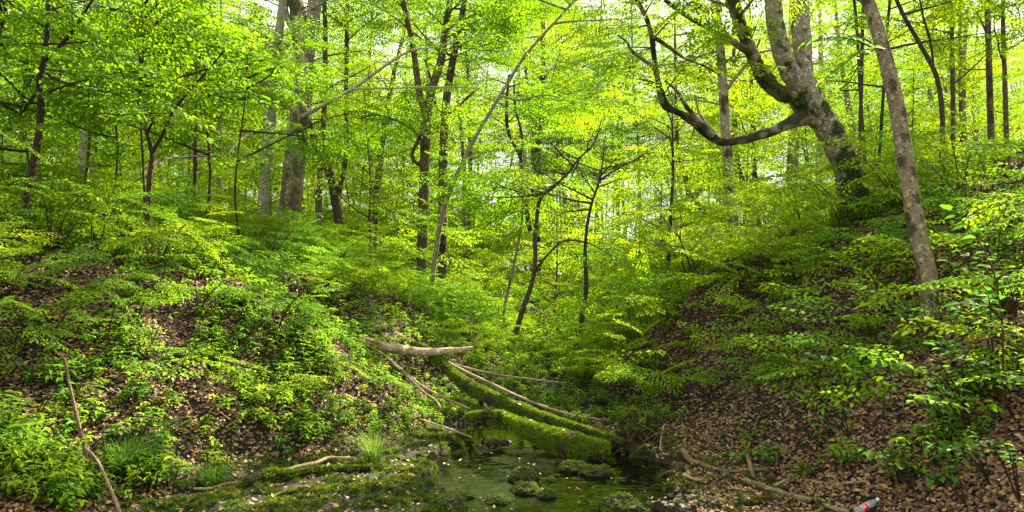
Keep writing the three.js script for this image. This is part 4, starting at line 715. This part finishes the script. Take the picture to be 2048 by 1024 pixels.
for (const [label, list, w] of [['dark fallen branch on bare soil near the sinuous sapling', [[0, 566], [50, 575], [100, 590], [140, 604]], 12], ['rotten dark branch high on the bare soil', [[60, 492], [150, 488], [240, 486]], 8], ['grey fallen branch sloping through the sunny bushes', [[540, 796], [580, 812], [612, 836]], 7], ['dark rotten wood lying among sunny bushes', [[528, 714], [560, 742], [600, 764]], 22], ['curved bare twig on dark soil below the leafy sapling', [[322, 792], [350, 780], [390, 776], [440, 800]], 5], ['thin bare twig slanting over the dark hollow', [[380, 780], [420, 812], [470, 850]], 4], ['level stick lying at the herb edge behind the grass', [[620, 872], [680, 870], [730, 874]], 5], ['brown stick lying in the corner below the brushy slope', [[0, 994], [50, 1006], [92, 1022]], 8]])
  ground('fallen_branch', label, list, w, { m: w > 7 ? M.barkDark : M.deadwood, color: w > 7 ? () => [0.9, 0.8, 0.72] : () => [0.6, 0.48, 0.38] });

// ---------------------------------------------------------------- stump, stones
function lump(rx, ry, rz, seedK, bump, detail = 4, color) {
  const g = new THREE.IcosahedronGeometry(1, detail * 4), p = g.attributes.position, col = [], v = V(0, 0, 0);
  for (let i = 0; i < p.count; i++) {
    v.fromBufferAttribute(p, i); const k = 1 + bump * (0.7 * N3(v.x * 1.4 + seedK, v.y * 1.4, v.z * 1.4) + 0.35 * N3(v.x * 3.7, v.y * 3.7 + seedK, v.z * 3.7) + 0.12 * N3(v.x * 11, v.y * 11, v.z * 11 + seedK));
    col.push(...color(v, seedK)); p.setXYZ(i, v.x * k * rx, v.y * k * ry, v.z * k * rz);
  }
  g.deleteAttribute('normal'); g.setAttribute('color', new THREE.Float32BufferAttribute(col, 3)); g.computeVertexNormals();
  const uv = g.attributes.uv; for (let i = 0; i < uv.count; i++) uv.setXY(i, p.getX(i) * 0.7 + p.getY(i) * 0.4, p.getZ(i) * 0.7 + p.getY(i) * 0.3);
  if (!g.index) g.setIndex([...Array(p.count).keys()]);
  return g;
}
const mossStone = (v, s) => blend([0.2, 0.18, 0.14], [0.17, 0.22, 0.03], smooth(-0.25, 0.2, v.y + 0.5 * N3(v.x * 2 + s, v.y * 2, v.z * 2)));
const bareStone = (v, s) => { const k = 0.75 + 0.25 * N3(v.x * 3 + s, v.y * 3, v.z * 3); return [0.38 * k, 0.35 * k, 0.28 * k]; };
// [pixel x, pixel y of its foot, width px, height px, moss?, label]
const stones = [[1047, 962, 64, 30, 1, 'dark mossy domed stone standing in the middle of the stream'], [1052, 985, 66, 20, 1, 'low flat mossy stone below the domed one'], [1092, 994, 42, 18, 1, 'small mossy stone touching the low flat one'], [995, 1006, 54, 15, 1, 'flat mossy stone alone in rippled water'], [930, 996, 44, 11, 1, 'little mossy stone near the mossy flat'], [1150, 944, 74, 24, 1, 'broad mossy stone in the riffle under the thick trunk'], [1196, 952, 76, 22, 1, 'second mossy riffle stone under the thick trunk'], [1102, 962, 20, 9, 1, 'tiny mossy stone in the riffle'], [1246, 1030, 96, 46, 1, 'bushy moss cushion stone at the water edge by the pebbles'], [1010, 888, 30, 9, 0, 'small dark wet stone under the mossy logs'], [1078, 892, 30, 10, 0, 'flat grey wet stone at the back of the pool'], [986, 890, 30, 16, 0, 'dark wet stone at the pool inlet'], [1433, 978, 22, 17, 2, 'round pale grey stone on the gravel'], [866, 914, 20, 13, 1, 'yellow mossy stone at the corner of the herb bank'], [575, 916, 26, 14, 1, 'bright mossy stone at the back of the sunny flat'], [530, 922, 24, 12, 1, 'mossy lump beside the bright mossy stone'], [1104, 806, 40, 16, 1, 'mossy rock by the dry branch upstream'], [800, 922, 26, 10, 1, 'mossy stone beside the pale grass tuft'], [352, 980, 60, 18, 1, 'dark mossy mound by the big grass tuft'], [700, 915, 30, 11, 1, 'mossy stone among the pale grass'], [900, 1012, 70, 16, 1, 'moss hummock on the edge of the mossy flat'], [1360, 942, 30, 14, 1, 'mossy lump beside the broken brown stick'], [305, 905, 34, 20, 1, 'mossy stone beneath drooping slope leaves']];
for (const [x, y, w, h, moss, label] of stones) {
  const p = G(x, y); if (waterEdge(p.x, -p.z) > 0) { const d = rayDir(x, y), s = (0.0 - EYE.y) / d.y; p.copy(EYE).addScaledVector(d, s); }
  const k = -p.z / FOCAL * 0.85, rx = w / 2 * k, ry = h * k * 0.75, root = thing('stone', label, 'stone', p.clone().add(V(0, ry * 0.12, -rx * 0.5)), 'stones in and beside the stream');
  const g = lump(rx, ry, rx * R(0.7, 0.95), x * 0.37, 0.28, w > 50 ? 4 : 2, moss === 1 ? mossStone : moss === 2 ? (v, s) => bareStone(v, s).map((q) => q * 1.25) : (v, s) => bareStone(v, s).map((q) => q * 0.4));
  part(root, 'rock', g, M.stone);
  if (moss === 1) mossOver(root, g, 2200, 0.6, (a, n) => n.y > -0.2);
}
{ // pale broken pebbles on the gravel bar
  const gs = [0, 1, 2].map((i) => lump(1, 0.35, 0.7, i * 5 + 2, 0.4, 0.5, (v) => [1, 1, 1]));
  for (let k = 0; k < 110; k++) {
    const p = G(R(1325, 1470), R(984, 1018)); if (waterEdge(p.x, -p.z) > -0.03) continue;
    const t = R(0.28, 0.5), o = new THREE.Mesh(gs[k % 3], k % 4 ? (M.pebble ??= std({ color: lin(0.32, 0.3, 0.25), roughness: 0.8 })) : (M.pebble2 ??= std({ color: lin(0.28, 0.25, 0.2), roughness: 0.8 })));
    o.name = numbered('pebble'); const s = R(0.008, 0.026); o.scale.set(s, s, s); o.position.copy(p).add(V(0, 0.15 * s, 0)); o.rotation.set(R(-0.3, 0.3), rnd() * 6.28, R(-0.3, 0.3)); shadow(o); scene.add(o); tag(o, 'pale angular pebble on the small gravel bar', 'pebble', 'pebbles of the gravel bar');
  }
}
{ // stump with roots
  const p = G(1287, 903), k = -p.z / FOCAL, root = thing('mossy_stump', 'rotten mossy stump with two humps where the logs meet the bank', 'stump', p.clone().add(V(0, 0, -0.22)));
  const wood = (v, s) => blend([0.26, 0.18, 0.12], [0.17, 0.2, 0.02], smooth(0.15, 0.5, v.y + 0.5 * N3(v.x * 2.2 + s, v.y * 2.2, v.z * 2.2)));
  const g1 = lump(30 * k, 52 * k, 30 * k, 3.1, 0.35, 5, wood); g1.translate(-14 * k, 10 * k, 0); part(root, 'stump_wood', g1, M.moss);
  const g2 = lump(26 * k, 50 * k, 28 * k, 8.7, 0.38, 5, wood); g2.translate(20 * k, 10 * k, -0.04); part(root, 'stump_wood', g2, M.moss);
  mossOver(root, g1, 2200, 1.1, (a, n) => a.y > 0.25 * (1 + N3(a.x * 9, a.y * 9, a.z * 9))); mossOver(root, g2, 2200, 1.1, (a, n) => a.y > 0.24 * (1 + N3(a.x * 9, a.y * 9, a.z * 9)));
  for (let i = 0; i < 16; i++) { const a = V(R(-0.2, 0.2), R(-0.02, 0.16), R(0.05, 0.16)), b = a.clone().add(V(R(-0.16, 0.16), R(-0.02, 0.12), R(0, 0.1))), c = b.clone().add(V(R(-0.14, 0.14), R(-0.16, 0.0), R(0, 0.1))); part(root, 'root', tube([a, b, c], [0.007, 0.005, 0.002], { seg: 5, step: 0.03, color: () => [0.45, 0.38, 0.3] }), M.deadwood); }
}
// ---------------------------------------------------------------- grass tufts
function grass(p, n, h, spread, label, c, droop) {
  const root = thing('grass_tuft', label, 'grass tuft', p);
  const a = fresh();
  for (let i = 0; i < n; i++) {
    const th = rnd() * 6.283, s = spread * Math.sqrt(rnd()) * 0.35, b = V(Math.cos(th) * s, -0.01, Math.sin(th) * s), q = th + R(-0.6, 0.6), out = V(Math.cos(q), 0, Math.sin(q)), L = h * R(0.5, 1.15), reach = spread * R(0.2, 1.7), w = R(0.0018, 0.0038), k = a.pos.length / 3, t = leafTone();
    const S = V(-out.z, 0, out.x), m = 6;
    for (let j = 0; j <= m; j++) { const u = j / m, c0 = b.clone().addScaledVector(out, reach * u * u).add(V(0, L * (u * 1.25 - droop * u * u * u), 0)), ww = w * (1 - u * 0.92); for (const sg of [-1, 1]) { const v = c0.clone().addScaledVector(S, sg * ww); a.pos.push(v.x, v.y, v.z); a.col.push(c[0] * t[0], c[1] * t[1], c[2] * t[2]); } }
    for (let j = 0; j < m; j++) { const e = k + j * 2; a.idx.push(e, e + 1, e + 2, e + 1, e + 3, e + 2); }
  }
  const o = part(root, 'blades', geoOf(a), M.leaf); o.userData.kind = 'stuff';
}
grass(G(424, 972), 300, 0.27, 0.26, 'big dark green tuft of arching grass at the edge of the flat', [0.11, 0.25, 0.015], 0.62);
grass(G(746, 922), 260, 0.34, 0.24, 'pale sunlit tuft of arching grass by the herb bank', [0.16, 0.27, 0.03], 0.55);
grass(G(246, 950), 300, 0.42, 0.3, 'drooping long grass hanging at the foot of the brushy slope', [0.08, 0.2, 0.015], 0.8);
grass(G(322, 880), 120, 0.25, 0.2, 'thin grass clump behind the big tuft', [0.08, 0.2, 0.015], 0.5);

// ---------------------------------------------------------------- broad-leaved plants whose leaves one can pick apart
const BIGLEAF = [0, 1, 2].map((i) => { const a = fresh(); const g0 = leafInto; g0(a, V(0, 0, 0), V(1, 0, 0), UP, 1, [0.62, 0.5, 0.72][i], [1, 1, 1], true, [0.2, 0.3, 0.12][i], [0.16, 0.2, 0.1][i]); return geoOf(a); });
const leafMats = [[0.06, 0.19, 0.03], [0.08, 0.23, 0.025], [0.1, 0.26, 0.02], [0.14, 0.32, 0.015], [0.2, 0.38, 0.015]].map((c) => { const m = M.leaf.clone(); m.color = lin(...c); return m; });
function broadPlant(name, label, stems, tones, leafLen, o = {}) {
  const base = stems[0][0].clone(), root = o.parent ? new THREE.Group() : thing(name, label, 'plant', base, o.group), m4 = new THREE.Matrix4();
  if (o.parent) { root.name = name; root.userData.label = label; root.position.copy(base).sub(o.parent.position); o.parent.add(root); }
  for (const pts of stems) {
    const len = pts.reduce((s, p, i) => i ? s + p.distanceTo(pts[i - 1]) : 0, 0), cv = new THREE.CatmullRomCurve3(pts);
    part(root, 'stem', tube(pts, radiiOf(pts, o.r ?? 0.006, 0.002), { seg: 6, step: 0.06, color: () => o.stemTint ?? [1.4, 1.2, 0.8] }).translate(-base.x, -base.y, -base.z), M.barkDark);
    const n = Math.round(len * (1 - (o.bare ?? 0.3)) / (o.gap ?? 0.05));
    for (let i = 0; i < n; i++) {
      const t = mix(o.bare ?? 0.3, 1, (i + 0.9) / n), p = cv.getPoint(Math.min(1, t)), T = cv.getTangent(Math.min(1, t)), S = V(0, 0, 0).crossVectors(T, UP); if (S.lengthSq() < 0.08) { const q = i * 2.4; S.set(Math.cos(q), 0, Math.sin(q)); } S.normalize().multiplyScalar(i % 2 ? 1 : -1);
      const f = i === n - 1 ? T.clone() : T.clone().multiplyScalar(0.5).add(S); f.y += R(-0.45, 0.1); f.normalize();
      const u = UP.clone().add(V(R(-0.35, 0.35), 0, R(-0.35, 0.35))); u.addScaledVector(f, -u.dot(f)).normalize();
      const z = V(0, 0, 0).crossVectors(f, u), s = leafLen * R(0.65, 1.2), g = Math.floor(rnd() * 3), q = new THREE.Mesh(BIGLEAF[g], leafMats[pick(tones)]);
      q.name = 'leaf'; m4.makeBasis(f, u, z); q.quaternion.setFromRotationMatrix(m4); q.scale.setScalar(s); q.position.copy(p).sub(base); shadow(q); root.add(q);
    }
  }
  return root;
}
const arc = (x, y, d, dx, dy, dd, sag = 0.06) => { const a = P(x, y, d), b = P(x + dx, y + dy, d + dd), m = a.clone().lerp(b, 0.5); m.y += sag; return [a, m, b]; };
const rise = (px, py, d, hx, hy) => { const b = G(px, py), top = P(px + hx, py + hy, -b.z + (d ?? 0)), m = b.clone().lerp(top, 0.55); m.y += 0.08; return [b, m, top]; };
// sprig with big bright leaves before the bent tree, carried on a long shoot from the bank
broadPlant('leafy_shoot', 'shoot of large bright leaves in front of the bent tree', [[P(1766, 100, 6.5), P(1745, 96, 6.2), P(1715, 108, 5.9), P(1680, 135, 5.7), P(1640, 165, 5.6)], [P(1745, 96, 6.2), P(1710, 80, 6), P(1660, 75, 5.8), P(1605, 88, 5.6)], [P(1730, 102, 6.1), P(1712, 140, 5.9), P(1690, 172, 5.8), P(1655, 178, 5.7)]], [3, 3, 4], 0.085, { bare: 0.12, gap: 0.045, r: 0.008, parent: leaning });
// arching saplings on the shaded bank
const bankPlants = [[1990, 770, -60, -190, 5], [2030, 840, -110, -160, 4], [1905, 880, -70, -120, 4], [1980, 960, -100, -90, 4], [1830, 990, -60, -80, 4], [1930, 1015, -60, -80, 3], [2040, 1010, -60, -120, 3], [1790, 800, -90, -90, 3], [1700, 880, -70, -60, 3], [1560, 960, -50, -60, 3], [1640, 900, -40, -50, 2], [1880, 700, -120, -110, 4], [2035, 640, -150, -130, 4], [1760, 700, -110, -80, 3]];
bankPlants.forEach(([x, y, hx, hy, n], i) => {
  const stems = []; for (let k = 0; k < n; k++) { const s = rise(x, y, R(-0.3, 0.1), hx * R(0.2, 1.5) + R(-60, 60), hy * R(0.6, 1.2)); s[0] = G(x, y); stems.push(s); }
  broadPlant('bank_plant', 'broad leaved plant arching from the shaded litter bank', stems, [0, 1, 2, 3], i < 7 ? 0.075 : 0.065, { group: 'broad leaved plants on the shaded bank', bare: 0.3, gap: 0.055 });
});
broadPlant('bare_sapling', 'tall thin reddish sapling stem with drooping leaf pairs on the shaded bank', [[G(2012, 900), P(2006, 760, 4.4), P(2004, 640, 4.4), P(1985, 540, 4.4), P(1950, 470, 4.4), P(1900, 420, 4.3)], [P(2004, 640, 4.4), P(1960, 600, 4.3), P(1905, 612, 4.2)], [P(1990, 560, 4.4), P(2030, 540, 4.3), P(2080, 560, 4.2)]], [1, 2, 3], 0.1, { bare: 0.35, gap: 0.07, r: 0.009, stemTint: [2.2, 1.5, 1.0] });
// brushy slope: leaves bright against dark litter
const slopePlants = [[40, 720, 60, -110, 4, 3], [60, 860, 90, -90, 4, 2], [150, 930, 60, -90, 4, 1], [30, 960, 80, -60, 3, 1], [250, 800, 70, -60, 4, 2], [300, 700, 90, -60, 4, 3], [210, 720, 80, -90, 3, 3], [400, 860, 60, -60, 3, 2], [-10, 620, 60, -90, 4, 4], [470, 700, 100, -70, 4, 3], [520, 790, 90, -50, 3, 3], [620, 860, 70, -40, 3, 2], [345, 990, 40, -40, 2, 2], [560, 640, 110, -60, 4, 3], [700, 860, 60, -40, 3, 2], [800, 895, 60, -40, 4, 2]];
slopePlants.forEach(([x, y, hx, hy, n, t], i) => {
  const stems = []; for (let k = 0; k < Math.max(2, n - 2); k++) { const s = rise(Math.max(x, 5), y, R(-0.3, 0.1), hx * R(0.0, 1.5) + R(-70, 50), hy * R(0.6, 1.3)); stems.push(s); }
  broadPlant('slope_plant', 'leafy plant with broad alternate leaves on the dappled slope', stems, [0, 1, 2, 3], 0.05, { group: 'broad leaved plants on the dappled slope', bare: 0.3, gap: 0.055 });
});

// ---------------------------------------------------------------- plastic bottle
{
  const foot = G(1714, 1042), root = thing('plastic_bottle', 'empty clear plastic drink bottle with red label lying on the leaf litter', 'bottle', foot.clone().add(V(-0.02, 0.045, 0.02)));
  const plastic = new THREE.MeshPhysicalMaterial({ color: lin(0.86, 0.93, 0.97), roughness: 0.12, transmission: 0.85, thickness: 0, ior: 1.5 }), white = std({ color: lin(0.8, 0.8, 0.78), roughness: 0.45 });
  const prof = [[0.001, 0.004], [0.018, 0], [0.027, 0.006], [0.03, 0.016], [0.029, 0.03], [0.0305, 0.045], [0.03, 0.07], [0.0305, 0.13], [0.031, 0.15], [0.028, 0.168], [0.02, 0.19], [0.0125, 0.205], [0.0125, 0.216]].map(([r, y]) => new THREE.Vector2(r, y));
  part(root, 'body', new THREE.LatheGeometry(prof, 28), plastic);
  const cap = new THREE.CylinderGeometry(0.0145, 0.0145, 0.02, 24, 1).translate(0, 0.224, 0); part(root, 'cap', cap, white);
  const cv = document.createElement('canvas'); cv.width = 512; cv.height = 160; const g = cv.getContext('2d');
  g.fillStyle = '#c8102a'; g.fillRect(0, 0, 512, 160); g.fillStyle = '#f2f2f2'; g.fillRect(0, 0, 512, 12); g.fillRect(0, 148, 512, 12);
  g.strokeStyle = '#f6f2f0'; g.lineCap = 'round';
  for (const ox of [30, 200, 370]) {                                      // the white running script of the label, not legible in the photograph
    g.lineWidth = 9; g.beginPath(); g.arc(ox + 22, 78, 22, 0.8, 5.4); g.stroke(); g.lineWidth = 6;
    for (let i = 0; i < 3; i++) { g.beginPath(); g.ellipse(ox + 58 + i * 22, 88, 8, 12, 0.4, 0, 6.28); g.stroke(); }
    g.beginPath(); g.moveTo(ox + 112, 42); g.bezierCurveTo(ox + 96, 66, ox + 100, 104, ox + 124, 100); g.stroke(); g.beginPath(); g.moveTo(ox + 6, 122); g.bezierCurveTo(ox + 50, 108, ox + 80, 136, ox + 130, 112); g.stroke();
  }
  const lt = new THREE.CanvasTexture(cv); lt.colorSpace = THREE.SRGBColorSpace; lt.magFilter = THREE.LinearFilter;
  part(root, 'label_band', new THREE.CylinderGeometry(0.0318, 0.0318, 0.058, 32, 1, true).translate(0, 0.1, 0), std({ map: lt, roughness: 0.35, side: THREE.DoubleSide }));
  const dir = G(1762, 1021).sub(foot); root.quaternion.setFromUnitVectors(UP, dir.normalize()); root.scale.setScalar(0.76);
}
let copies = 0; scene.traverse((o) => { if (o.isInstancedMesh) copies += o.count; }); console.log('all done', copies);
renderer.render(scene, camera);
